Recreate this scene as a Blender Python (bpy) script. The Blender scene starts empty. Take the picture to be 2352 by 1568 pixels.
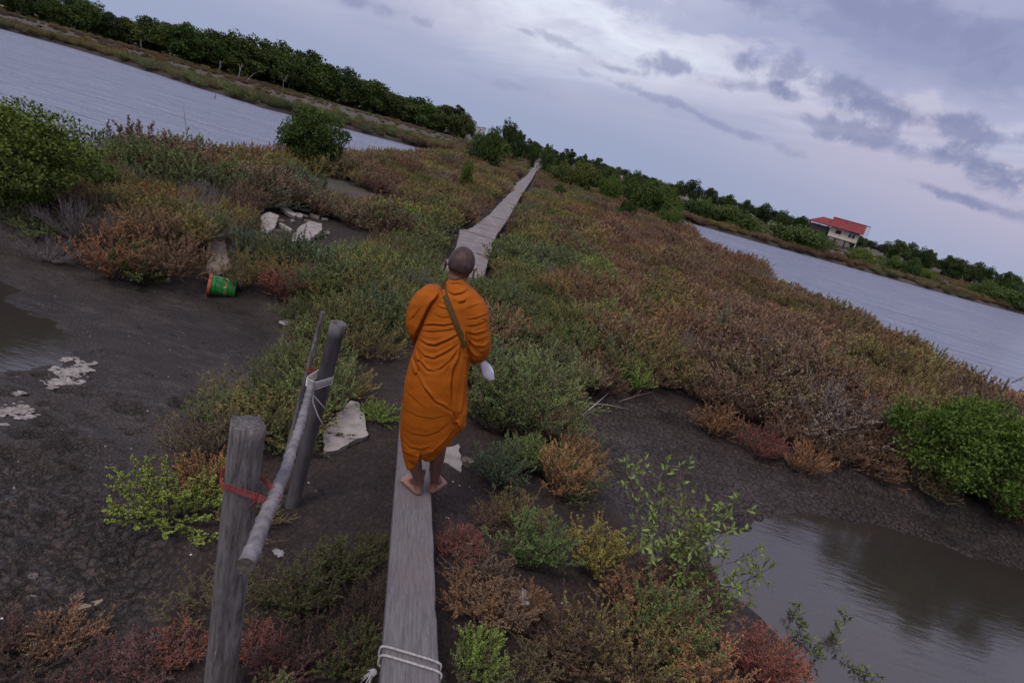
import bpy, bmesh, math, random
import numpy as np
from mathutils import Vector, Matrix, noise as mnoise
from mathutils.bvhtree import BVHTree

# ------------------------------------------------------------------ camera, world, sun
F = 1400.0; ROLL = math.atan(.285); PIT = math.atan(439.5/F); CZ = 2.6
cr, sr = math.cos(ROLL), math.sin(ROLL); cp, sp = math.cos(PIT), math.sin(PIT)
SC = bpy.context.scene
COL = SC.collection
cam_d = bpy.data.cameras.new("camera"); cam = bpy.data.objects.new("camera", cam_d); COL.objects.link(cam)
cam_d.sensor_width = 36; cam_d.lens = 36*F/2352; cam_d.clip_end = 6000; cam_d.clip_start = .05
fw = Vector((0, cp, -sp)); up0 = Vector((0, sp, cp)); rt0 = Vector((1, 0, 0))
rt = rt0*cr + up0*sr; up = -rt0*sr + up0*cr
cam.matrix_world = Matrix.Translation((0, 0, CZ)) @ Matrix((rt, up, -fw)).transposed().to_4x4()
SC.camera = cam
SC.view_settings.view_transform = 'Standard'; SC.view_settings.look = 'None'
SC.view_settings.gamma = 1; SC.view_settings.exposure = 0.08
SC.cycles.max_bounces = 5; SC.cycles.diffuse_bounces = 2; SC.cycles.glossy_bounces = 2
SC.cycles.transparent_max_bounces = 6; SC.cycles.use_denoising = True
SC.cycles.caustics_reflective = False; SC.cycles.caustics_refractive = False

SUN_EL, SUN_AZ = math.radians(56), math.radians(-150)   # azimuth from +Y towards +X
sun_d = bpy.data.lights.new("sun", 'SUN'); sun = bpy.data.objects.new("sun", sun_d); COL.objects.link(sun)
sun_d.energy = 1.5; sun_d.angle = math.radians(20); sun_d.color = (1.0, .93, .88)
sd_ = Vector((math.cos(SUN_EL)*math.sin(SUN_AZ), math.cos(SUN_EL)*math.cos(SUN_AZ), math.sin(SUN_EL)))
sun.rotation_euler = sd_.to_track_quat('Z', 'Y').to_euler()


def ray(x, y):
    u = x-1176; v = y-784
    a = u*cr+v*sr; b = -u*sr+v*cr
    return a, F*cp-b*sp, -F*sp-b*cp
def at(x, y, z=0.0):
    a, f, u = ray(x, y); t = (z-CZ)/u
    return Vector((a*t, f*t, z))
def atY(x, y, Y):
    a, f, u = ray(x, y); t = Y/f
    return Vector((a*t, Y, CZ+u*t))
def azel(x, y):
    a, f, u = ray(x, y)
    return math.atan2(a, f), math.atan2(u, math.hypot(a, f))


class NT:
    """small node-tree helper"""
    def __init__(s, tree): s.t = tree; s.n = tree.nodes; s.l = tree.links
    def node(s, typ, **kw):
        n = s.n.new(typ)
        for k, v in kw.items():
            if k in n.inputs.keys() if hasattr(n, 'inputs') else False: pass
            setattr(n, k, v)
        return n
    def put(s, sock, v):
        if isinstance(v, bpy.types.NodeSocket): s.l.new(v, sock)
        elif v is not None:
            if sock.type == 'RGBA' and not hasattr(v, '__len__'): v = (v, v, v, 1)
            if sock.type == 'RGBA' and len(v) == 3: v = (*v, 1)
            sock.default_value = v
    def math(s, op, a, b=None, c=None, clamp=False):
        n = s.n.new('ShaderNodeMath'); n.operation = op; n.use_clamp = clamp
        s.put(n.inputs[0], a)
        if b is not None: s.put(n.inputs[1], b)
        if c is not None: s.put(n.inputs[2], c)
        return n.outputs[0]
    def mix(s, f, a, b, blend='MIX'):
        n = s.n.new('ShaderNodeMix'); n.data_type = 'RGBA'; n.blend_type = blend
        s.put(n.inputs[0], f); s.put(n.inputs[6], a); s.put(n.inputs[7], b)
        return n.outputs[2]
    def noise(s, vec, scale, detail=4, rough=.55, dist=0.0, col=False):
        n = s.n.new('ShaderNodeTexNoise')
        if vec is not None: s.l.new(vec, n.inputs['Vector'])
        n.inputs['Scale'].default_value = scale; n.inputs['Detail'].default_value = detail
        n.inputs['Roughness'].default_value = rough; n.inputs['Distortion'].default_value = dist
        return n.outputs['Color' if col else 'Fac']
    def ramp(s, f, stops, interp='LINEAR'):
        n = s.n.new('ShaderNodeValToRGB'); n.color_ramp.interpolation = interp
        e = n.color_ramp.elements
        while len(e) < len(stops): e.new(.5)
        for i, (p, c) in enumerate(stops):
            e[i].position = p; e[i].color = (c, c, c, 1) if not hasattr(c, '__len__') else (*c, 1)
        s.put(n.inputs[0], f)
        return n.outputs[0]
    def mapr(s, f, a, b, c=0.0, d=1.0, smooth=True):
        n = s.n.new('ShaderNodeMapRange'); n.interpolation_type = 'SMOOTHSTEP' if smooth else 'LINEAR'
        s.put(n.inputs[0], f)
        for i, v in enumerate((a, b, c, d)): n.inputs[1+i].default_value = v
        return n.outputs[0]
    def combine(s, x, y, z):
        n = s.n.new('ShaderNodeCombineXYZ'); s.put(n.inputs[0], x); s.put(n.inputs[1], y); s.put(n.inputs[2], z)
        return n.outputs[0]
    def mapping(s, vec, scale=(1, 1, 1), rot=(0, 0, 0), loc=(0, 0, 0)):
        n = s.n.new('ShaderNodeMapping'); s.l.new(vec, n.inputs[0])
        n.inputs['Scale'].default_value = scale; n.inputs['Rotation'].default_value = rot; n.inputs['Location'].default_value = loc
        return n.outputs[0]


def build_world():
    w = bpy.data.worlds.new("World"); SC.world = w; w.use_nodes = True
    T = NT(w.node_tree); T.n.clear()
    out = T.n.new('ShaderNodeOutputWorld')
    tc = T.n.new('ShaderNodeTexCoord'); d = tc.outputs['Generated']
    sky = T.n.new('ShaderNodeTexSky'); sky.sky_type = 'NISHITA'; sky.sun_disc = False
    sky.sun_elevation = SUN_EL; sky.sun_rotation = SUN_AZ; sky.dust_density = 2.0
    sep = T.n.new('ShaderNodeSeparateXYZ'); T.l.new(d, sep.inputs[0])
    X, Y, Z = sep.outputs
    az = T.math('ARCTAN2', X, Y)
    el = T.math('ARCSINE', T.math('MINIMUM', T.math('MAXIMUM', Z, -1.0), 1.0))
    zc = T.math('ADD', T.math('MAXIMUM', Z, 0.0), .09)
    plane = T.combine(T.math('DIVIDE', X, zc), T.math('DIVIDE', Y, zc), 0.0)   # a cloud deck seen in perspective
    ae = T.combine(az, el, 0.0)
    # thin high streaks and soft sheets on the deck
    rot = T.mapping(plane, rot=(0, 0, math.radians(38)))
    wisp = T.noise(T.mapping(rot, scale=(.40, 1.6, 1)), 1.0, 8, .62, .7)
    sheet = T.noise(T.mapping(plane, loc=(3.1, 7.7, 0)), .38, 5, .55, .3)
    puff = T.noise(ae, 17, 7, .62, .25)
    puff2 = T.noise(T.mapping(ae, scale=(1, 2.6, 1), loc=(1.3, .2, 0)), 7, 6, .6, .2)
    base = T.mix(T.mapr(el, -.02, .30), (.32, .375, .55), (.43, .465, .655))
    lilac = (.505, .475, .62)
    pale = (.60, .64, .80)
    grey = (.225, .25, .42)
    # lilac sheet, strongest in the right half above the horizon
    side = T.mapr(az, -.75, .5)
    band = T.math('MULTIPLY', T.mapr(el, .03, .14), T.math('MULTIPLY_ADD', side, .5, .5))
    c = T.mix(T.math('MULTIPLY', T.mapr(az, .1, .7), T.mapr(el, .22, .04, 0, .7)), base, (.50, .44, .58))
    c = T.mix(T.math('MULTIPLY', band, T.mapr(sheet, .34, .6, .25, .95), clamp=True), c, lilac)
    c = T.mix(T.math('MULTIPLY', T.mapr(wisp, .42, .72), T.mapr(el, .05, .19, 0, .8)), c, pale)
    # bright gap high in the middle
    wn = T.noise(ae, 9, 5, .6, 0, True); ws = T.n.new('ShaderNodeSeparateColor'); T.l.new(wn, ws.inputs[0])
    azw = T.math('MULTIPLY_ADD', T.math('SUBTRACT', ws.outputs[0], .5), .16, az); elw = T.math('MULTIPLY_ADD', T.math('SUBTRACT', ws.outputs[1], .5), .045, el)
    def blob(px, py, wa, we, tilt=0.0):
        a0, e0 = azel(px, py)
        da = T.math('SUBTRACT', azw, a0); de = T.math('SUBTRACT', elw, e0)
        ct, st = math.cos(tilt), math.sin(tilt)
        p = T.math('DIVIDE', T.math('ADD', T.math('MULTIPLY', da, ct), T.math('MULTIPLY', de, st)), wa)
        q = T.math('DIVIDE', T.math('SUBTRACT', T.math('MULTIPLY', de, ct), T.math('MULTIPLY', da, st)), we)
        r = T.math('SQRT', T.math('ADD', T.math('MULTIPLY', p, p), T.math('MULTIPLY', q, q)))
        return r
    def cloud(px, py, wa, we, tilt=0.0, n=puff, k=1.1, soft=.35):
        r = blob(px, py, wa, we, tilt)
        v = T.math('ADD', T.math('SUBTRACT', 1.0, r), T.math('MULTIPLY', T.math('SUBTRACT', n, .5), k*2))
        return T.mapr(v, 0.0, soft)
    glow = T.mapr(blob(1480, 0, .50, .15, .1), 1.0, .2)
    c = T.mix(T.math('MULTIPLY', glow, T.mapr(puff2, .3, .62, .35, 1.0)), c, (.82, .86, .97))
    # the broad slate cloud at upper right, with its bright rim
    r1 = cloud(2150, -60, .62, .155, -.02, puff2, .55, .22)
    rim = cloud(2140, -70, .64, .175, -.02, puff2, .55, .12)
    c = T.mix(T.math('MULTIPLY', rim, .55), c, (.60, .60, .74))
    c = T.mix(T.math('MULTIPLY', r1, T.mapr(sheet, .3, .65, .35, .8)), c, (.315, .345, .55))
    c = T.mix(T.math('MULTIPLY', cloud(2200, 110, .30, .05, -.05, puff2, .8, .5), .7), c, (.26, .285, .47))
    for px, py, wa, we, ti, k, op in ((1520, 150, .040, .016, .0, .8, .75), (1420, 158, .030, .008, 0, .7, .6), (1880, 190, .100, .024, -.1, 1.0, .75),
            (1750, 205, .06, .012, 0, .8, .6), (2060, 235, .09, .016, -.1, .9, .55), (2235, 372, .062, .023, -.18, 1.0, .9), (2290, 400, .04, .012, -.3, .8, .7), (2230, 470, .055, .006, -.1, .6, .7),
            (2290, 480, .05, .007, -.05, .6, .7), (2200, 300, .17, .018, .0, 1.0, .8), (1960, 310, .085, .014, 0, .9, .7), (2100, 355, .11, .012, .05, .8, .5),
            (1590, 262, .17, .0075, -.10, .7, .55), (1290, 98, .05, .007, -.1, .8, .45), (840, 8, .05, .012, 0, .8, .6), (940, 50, .03, .006, 0, .8, .4),
            (1180, 72, .03, .006, 0, .8, .45), (2050, 40, .25, .03, -.05, 1.0, .5), (1180, 200, .06, .006, 0, .6, .25), (1330, 170, .02, .006, 0, .6, .3)):
        c = T.mix(T.math('MULTIPLY', cloud(px, py, wa*1.35, we*1.1, ti, puff, k*1.9, .85), op*.95), c, grey)
    # grey-blue haze close to the horizon
    c = T.mix(T.mapr(el, .075, .0, 0, .75), c, (.335, .385, .56))
    bg1 = T.n.new('ShaderNodeBackground'); T.put(bg1.inputs[0], sky.outputs[0]); bg1.inputs[1].default_value = .05
    bg2 = T.n.new('ShaderNodeBackground'); T.put(bg2.inputs[0], c); bg2.inputs[1].default_value = 1.0
    mx = T.n.new('ShaderNodeMixShader'); mx.inputs[0].default_value = .93
    T.l.new(bg1.outputs[0], mx.inputs[1]); T.l.new(bg2.outputs[0], mx.inputs[2])
    T.l.new(mx.outputs[0], out.inputs[0])
    w.cycles.sampling_method = 'MANUAL'; w.cycles.sample_map_resolution = 512
build_world()

# ------------------------------------------------------------------ general helpers
R = random.Random(7)
def prop(o, label=None, cat=None, group=None, kind=None):
    if label: o['label'] = label
    if cat: o['category'] = cat
    if group: o['group'] = group
    if kind: o['kind'] = kind
    return o
def link(name, me, mat=None, parent=None):
    o = bpy.data.objects.new(name, me); COL.objects.link(o)
    if mat is not None and me is not None and len(me.materials) == 0: me.materials.append(mat)
    if parent: o.parent = parent
    return o
def empty(name, loc, rz=0.0, sc=1.0):
    o = bpy.data.objects.new(name, None); COL.objects.link(o)
    o.location = loc; o.rotation_euler = (0, 0, rz); o.scale = (sc, sc, sc); o.empty_display_size = .1
    return o
def npmesh(name, V, Fq, smooth=True, attrs=None):
    """mesh from arrays; Fq is (n,3) or (n,4)"""
    V = np.asarray(V, np.float32); Fq = np.asarray(Fq, np.int32)
    me = bpy.data.meshes.new(name); n, k = Fq.shape
    me.vertices.add(len(V)); me.vertices.foreach_set('co', V.ravel())
    me.loops.add(n*k); me.loops.foreach_set('vertex_index', Fq.ravel())
    me.polygons.add(n); me.polygons.foreach_set('loop_start', np.arange(0, n*k, k, dtype=np.int32))
    me.polygons.foreach_set('loop_total', np.full(n, k, np.int32))
    if smooth: me.polygons.foreach_set('use_smooth', np.ones(n, bool))
    for nm, arr in (attrs or {}).items():
        arr = np.asarray(arr, np.float32)
        if arr.ndim == 1:
            a = me.attributes.new(nm, 'FLOAT', 'POINT'); a.data.foreach_set('value', arr)
        else:
            a = me.attributes.new(nm, 'FLOAT_COLOR', 'POINT')
            if arr.shape[1] == 3: arr = np.c_[arr, np.ones(len(arr))]
            a.data.foreach_set('color', arr.astype(np.float32).ravel())
    me.update(calc_edges=True); me.validate()
    return me
def bmmesh(name, bm, smooth=False):
    me = bpy.data.meshes.new(name); bm.to_mesh(me); bm.free()
    if smooth:
        for p in me.polygons: p.use_smooth = True
    return me
def tube_bm(bm, pts, rads, seg=8, cap=True):
    rings = []; n = len(pts); pts = [Vector(p) for p in pts]
    ref = None
    for i, p in enumerate(pts):
        t = (pts[min(i+1, n-1)]-pts[max(i-1, 0)]).normalized()
        if ref is None:
            ref = t.orthogonal().normalized()
        a = (ref-t*ref.dot(t)).normalized(); ref = a; b = t.cross(a)
        r = rads[i] if hasattr(rads, '__len__') else rads
        rings.append([bm.verts.new(p+(a*math.cos(k*2*math.pi/seg)+b*math.sin(k*2*math.pi/seg))*r) for k in range(seg)])
    for i in range(n-1):
        for k in range(seg):
            bm.faces.new((rings[i][k], rings[i][(k+1) % seg], rings[i+1][(k+1) % seg], rings[i+1][k]))
    if cap:
        bm.faces.new(rings[0][::-1]); bm.faces.new(rings[-1])
def box_bm(bm, c, s, rot=None):
    m = Matrix.Translation(c) @ (rot.to_4x4() if rot is not None else Matrix()) @ Matrix.Diagonal((*s, 1))
    return bmesh.ops.create_cube(bm, size=1.0, matrix=m)['verts']

# numpy noise
def hsh(ix, iy, seed):
    h = (ix*374761393 + iy*668265263 + seed*2246822519) & 0xffffffff
    h = ((h ^ (h >> 13))*1274126177) & 0xffffffff
    h = (h ^ (h >> 16)) & 0xffffffff
    return h/4294967296.0
def vnoise(x, y, seed=0):
    ix = np.floor(x).astype(np.int64); iy = np.floor(y).astype(np.int64)
    fx = x-ix; fy = y-iy; fx = fx*fx*(3-2*fx); fy = fy*fy*(3-2*fy)
    a = hsh(ix, iy, seed); b = hsh(ix+1, iy, seed); c = hsh(ix, iy+1, seed); d = hsh(ix+1, iy+1, seed)
    return (a*(1-fx)+b*fx)*(1-fy)+(c*(1-fx)+d*fx)*fy
def fbm(x, y, seed=0, oct=4):
    s = 0; a = .5; t = 0
    for o in range(oct):
        s = s+a*vnoise(x*2**o, y*2**o, seed+o*17); t += a; a *= .5
    return s/t-.5
def voro(x, y, seed=0):
    ix = np.floor(x).astype(np.int64); iy = np.floor(y).astype(np.int64)
    f1 = np.full(x.shape, 9.0); f2 = np.full(x.shape, 9.0); idv = np.zeros(x.shape)
    for dx in (-1, 0, 1):
        for dy in (-1, 0, 1):
            cx = ix+dx; cy = iy+dy
            px = cx+hsh(cx, cy, seed); py = cy+hsh(cx, cy, seed+91)
            d = np.hypot(x-px, y-py)
            m = d < f1
            f2 = np.where(m, f1, np.minimum(f2, d)); idv = np.where(m, hsh(cx, cy, seed+7), idv); f1 = np.where(m, d, f1)
    return f1, f2, idv
def sst(a, b, x):
    t = np.clip((x-a)/(b-a), 0, 1); return t*t*(3-2*t)
def sdpoly(x, y, P):
    P = np.array(P, float); d = np.full(x.shape, 1e9); ins = np.zeros(x.shape, bool)
    for i in range(len(P)):
        ax, ay = P[i]; bx, by = P[(i+1) % len(P)]
        ex, ey = bx-ax, by-ay
        t = np.clip(((x-ax)*ex+(y-ay)*ey)/(ex*ex+ey*ey), 0, 1)
        d = np.minimum(d, np.hypot(x-ax-ex*t, y-ay-ey*t))
        c = ((ay > y) != (by > y)) & (x < (bx-ax)*(y-ay)/(by-ay if by != ay else 1e-9)+ax)
        ins ^= c
    return np.where(ins, -d, d)

# ------------------------------------------------------------------ the ground
MUDL = [(-14, 7.4), (-7.2, 6.9), (-6, 6.9), (-5.5, 7.5), (-4.7, 7.1), (-3.7, 7.3), (-2.9, 7.2), (-2.3, 6.1), (-2.05, 5.0), (-2.3, 4.1), (-1.95, 3.3), (-1.45, 2.6), (-1.2, 1.6), (-1.2, -4), (-14, -4)]
MUDR = [(1.1, 7.2), (2.1, 7.8), (3.3, 7.6), (3.9, 7.1), (4.8, 7.1), (5.8, 6.9), (6.6, 6.7), (9, 6.3), (13, 3), (9, -4), (2.1, -4), (2.0, 3.0), (1.7, 3.8), (1.25, 4.6), (1.0, 5.3), (.95, 6.3)]
WATL = [(-12, 6.9), (-7, 6.6), (-5.7, 6.2), (-4.8, 5.85), (-4.25, 5.7), (-3.8, 5.15), (-3.6, 4.7), (-3.8, 4.25), (-3.4, 3.8), (-3.7, 3.2), (-4.4, 2.0), (-7, .5), (-12, 0)]
WATR = [(2.75, 5.65), (3.4, 6.2), (4.5, 6.45), (6.3, 6.3), (9, 5.9), (12, 3), (8, -4), (3.0, -4), (2.35, 2.9), (2.2, 3.4), (2.25, 3.8), (1.9, 4.3), (2.05, 5.0)]
POND1 = [(-7.0, 5.5), (-7.4, 7.6), (-8.4, 9.2), (-8.6, 14), (-8.8, 20), (-8.6, 28), (-9.3, 40), (-9.0, 52), (-10.5, 60), (-13, 62), (-20, 57), (-26, 53), (-36, 57.5), (-50, 63), (-56, 60), (-90, 62), (-500, 64), (-500, -60), (-7, -60)]
POND2 = [(9.9, -60), (9.9, 12), (10.2, 15), (10.5, 17), (10.2, 22), (9, 28), (9.2, 44), (10, 60), (13, 65.5), (22, 66), (31, 68), (42, 69.5), (59, 75), (110, 82), (500, 88), (500, -60)]
CHAN = [(-22, 71), (-40, 72), (-80, 76), (-200, 80), (-200, 83), (-80, 79), (-40, 74.6), (-22, 73.2)]
BARE = [(-8.2, 17.5), (-6.9, 19.6), (-5.2, 18.6), (-4.0, 17.4), (-3.2, 15.6), (-3.6, 14.4), (-5.4, 14.6), (-6.8, 15.8)]
BARE2 = [(-1.6, 3.2), (-1.2, 4.4), (-1.7, 5.6), (-1.5, 6.6), (-.75, 7.2), (-.3, 6), (.3, 4.8), (1.0, 4.0), (1.1, 3.1), (.5, 2.95), (-.9, 3.0)]
BARE3 = [(-5.4, 12.4), (-4.3, 12.9), (-3.2, 12.6), (-2.75, 10.8), (-3.0, 9.1), (-3.9, 8.8), (-4.8, 9.6)]
BARE4 = [(-4.6, 7.0), (-4.6, 8.6), (-3.9, 8.8), (-3.2, 7.6), (-2.6, 7.0)]
BARE5 = [(.85, 2.2), (1.0, 3.0), (1.5, 3.2), (1.75, 2.3), (1.7, 1.6), (1.0, 1.6)]
WZ = -.25
def terrain(x, y):
    x = np.asarray(x, float); y = np.asarray(y, float)
    wx = x+.25*fbm(x*1.6, y*1.6, 3, 3); wy = y+.25*fbm(x*1.6+9, y*1.6, 5, 3)
    fx = x+2.2*fbm(x*.18, y*.18, 23, 3); fy = y+2.2*fbm(x*.18+9, y*.18, 25, 3)
    far = sst(10, 30, y)
    h = .04+.14*fbm(x*.35, y*.35, 11, 4)+.05*fbm(x*1.7, y*1.7, 12, 4)
    h = h+.12*np.exp(-((x+.35+.12*(y-4))/.75)**2)*sst(1.5, 4.2, y)*(1-sst(9, 14, y))
    h = h+.5*sst(2.0, 14.0, sst(66, 90, y)*14)*(1+fbm(x*.02, y*.02, 31, 3))*sst(60, 95, y)
    ml = sdpoly(wx, wy, MUDL); mr = sdpoly(wx, wy, MUDR)
    mud = np.maximum(1-sst(-.25, .22, ml), 1-sst(-.3, .25, mr))
    hm = -.19+.035*fbm(x*.9, y*.9, 41, 3)+.012*fbm(x*6, y*6, 42, 3)
    hm = hm+.07*sst(3.4, 2.2, y)*(x < 0)
    hm = hm+.022*fbm(x*3.1, y*3.1, 43, 4)+.05*sst(4.6, 3.2, y+.6*fbm(x*1.5, y*1.5, 44, 2))*fbm(x*4.2, y*4.2, 45, 4)*(x < 0)
    h = h*(1-mud)+hm*mud
    qx_ = .7*fbm(x*1.3, y*2.2, 55, 5); wl = sdpoly(wx+qx_, wy+.5*fbm(x*1.6, y*1.6, 56, 4), WATL); wr = sdpoly(wx+.6*qx_, wy+.5*qx_, WATR)
    wat = np.maximum(1-sst(-.75, .3, wl), 1-sst(-1.0, .3, wr))
    h = h-wat*(.20+.03*fbm(x*2.2, y*2.2, 77, 3))*(mud > .3)
    p1 = sdpoly(wx*(1-far)+fx*far, wy*(1-far)+fy*far, POND1); p2 = sdpoly(wx*(1-far)+fx*far, wy*(1-far)+fy*far, POND2)
    pd = np.maximum(1-sst(-1.6, .35, p1), 1-sst(-1.6, .35, p2))
    pd = np.maximum(pd, 1-sst(-1.0, .6, sdpoly(x, y, CHAN)))
    h = h*(1-pd)+(-1.0)*pd
    return h, mud, wat, pd, ml, mr
def grid1(lo, hi, d0, flat, k):
    a = [0.0]
    while a[-1] < hi: a.append(a[-1]+d0+k*max(0, a[-1]-flat[1]))
    b = [0.0]
    while b[-1] > lo: b.append(b[-1]-d0-k*max(0, flat[0]-b[-1]))
    return np.array(b[::-1]+a[1:])
def build_ground():
    gx = grid1(-1500, 1500, .0155, (-3.0, 2.6), .0155)
    gy = grid1(-12, 3000, .0155, (0, 5.2), .0155); 
    X, Y = np.meshgrid(gx, gy)
    x = X.ravel(); y = Y.ravel()
    h, mud, wat, pd, ml, mr = terrain(x, y)
    near = (np.abs(x) < 9) & (y < 13) & (y > .4)
    crack = np.zeros_like(x); idc = np.zeros_like(x)
    xn = x[near]; yn = y[near]
    wxn = xn+.05*fbm(xn*5, yn*5, 8, 2); wyn = yn+.05*fbm(xn*5+4, yn*5, 9, 2)
    # cloddy, drying mud low on the left; fine cracked plates on the right pan; smooth silt by the water
    f1, f2, i1 = voro(wxn*13, wyn*13, 5)
    g1, g2, i2 = voro(wxn*8.5, wyn*8.5, 6)
    clod = (1-sst(2.7, 3.7, yn+.5*fbm(xn, yn, 50, 2)))*(xn < -1.0)*mud[near]
    plate = sst(5.0, 5.6, yn+.35*(xn-2)+.6*fbm(xn*1.2, yn*1.2, 51, 3))*(xn > 0)*mud[near]
    plate = np.maximum(plate, mud[near]*(xn > 0)*(1-sst(1.9, 2.6, xn)))
    dirt = (1-mud[near])*.8
    cl = sst(0, .16, f2-f1); pl = sst(0, .10, g2-g1)
    lump = fbm(xn*24, yn*24, 61, 3)
    dh = clod*(.026*cl*(.3+1.1*i1)+.020*lump+.05*fbm(xn*5, yn*5, 62, 3)) + plate*(.012*pl) + dirt*(.010*cl*(.4+.8*i1)+.018*lump)
    h[near] += dh
    crack[near] = clod*.9+dirt*.35; idc[near] = plate
    yy = y[near]; sm_ = mud[near]*(xn < 0)
    rid = 1-np.abs(fbm(xn*3.2+3, yn*7.5, 66, 4))*4
    h[near] += sm_*(.010*rid+.016*fbm(xn*7, yn*11, 67, 4)*(1+sst(4.2, 3.0, yn)))+(mud[near]*(xn > 0))*.012*fbm(xn*6, yn*9, 68, 4)
    # footprints and holes pressed in the wet silt on the left
    rr = random.Random(3)
    pits = [(205, 905, .10), (232, 912, .07), (300, 945, .11), (330, 942, .07), (440, 930, .12), (410, 935, .08), (115, 985, .12), (75, 1010, .10), (135, 1045, .10),
            (190, 1030, .12), (40, 1050, .12), (90, 1060, .09), (240, 800, .05), (275, 812, .035), (30, 900, .10), (60, 1080, .12), (160, 1085, .08), (150, 900, .08)]
    for i in range(300): pits.append((rr.uniform(20, 640), rr.uniform(620, 1120), rr.choice((.010, .014, .02, .02, .035, .05))*rr.uniform(.8, 1.3)))
    for px, py, r in pits:
        p = at(px, py, -.19); 
        dd = np.hypot((x-p.x)*rr.uniform(.55, .9), (y-p.y)*rr.uniform(1, 1.6)); m = dd < r*2
        if m.any() and p.x < -1.5:
            h[m] += (-.75*r*np.exp(-(dd[m]/(r*.7))**2)+.28*r*np.exp(-((dd[m]-r*1.1)/(r*.35))**2))*mud[m]
    n, m_ = len(gy), len(gx)
    i = np.arange(n*m_).reshape(n, m_)
    Fq = np.stack([i[:-1, :-1].ravel(), i[:-1, 1:].ravel(), i[1:, 1:].ravel(), i[1:, :-1].ravel()], 1)
    wet = np.clip(sst(-.13, .03, -(h-WZ)), 0, 1)
    gravel = np.maximum(1-sst(-.2, .5, sdpoly(x, y, BARE)), sst(64, 72, y)*.7)
    me = npmesh("ground", np.c_[x, y, h], Fq, True, {'mud': mud, 'crack': crack, 'wet': wet, 'cell': idc, 'gravel': gravel})
    return link("ground", me, M['ground'])
def zt(x, y): return float(terrain(np.array([x]), np.array([y]))[0][0])
def gat(px, py, guess=0.0):
    z = guess
    for _ in range(6):
        p = at(px, py, z); z = zt(p.x, p.y)*.7+z*.3
    p = at(px, py, z); p.z = z
    return p

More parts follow.
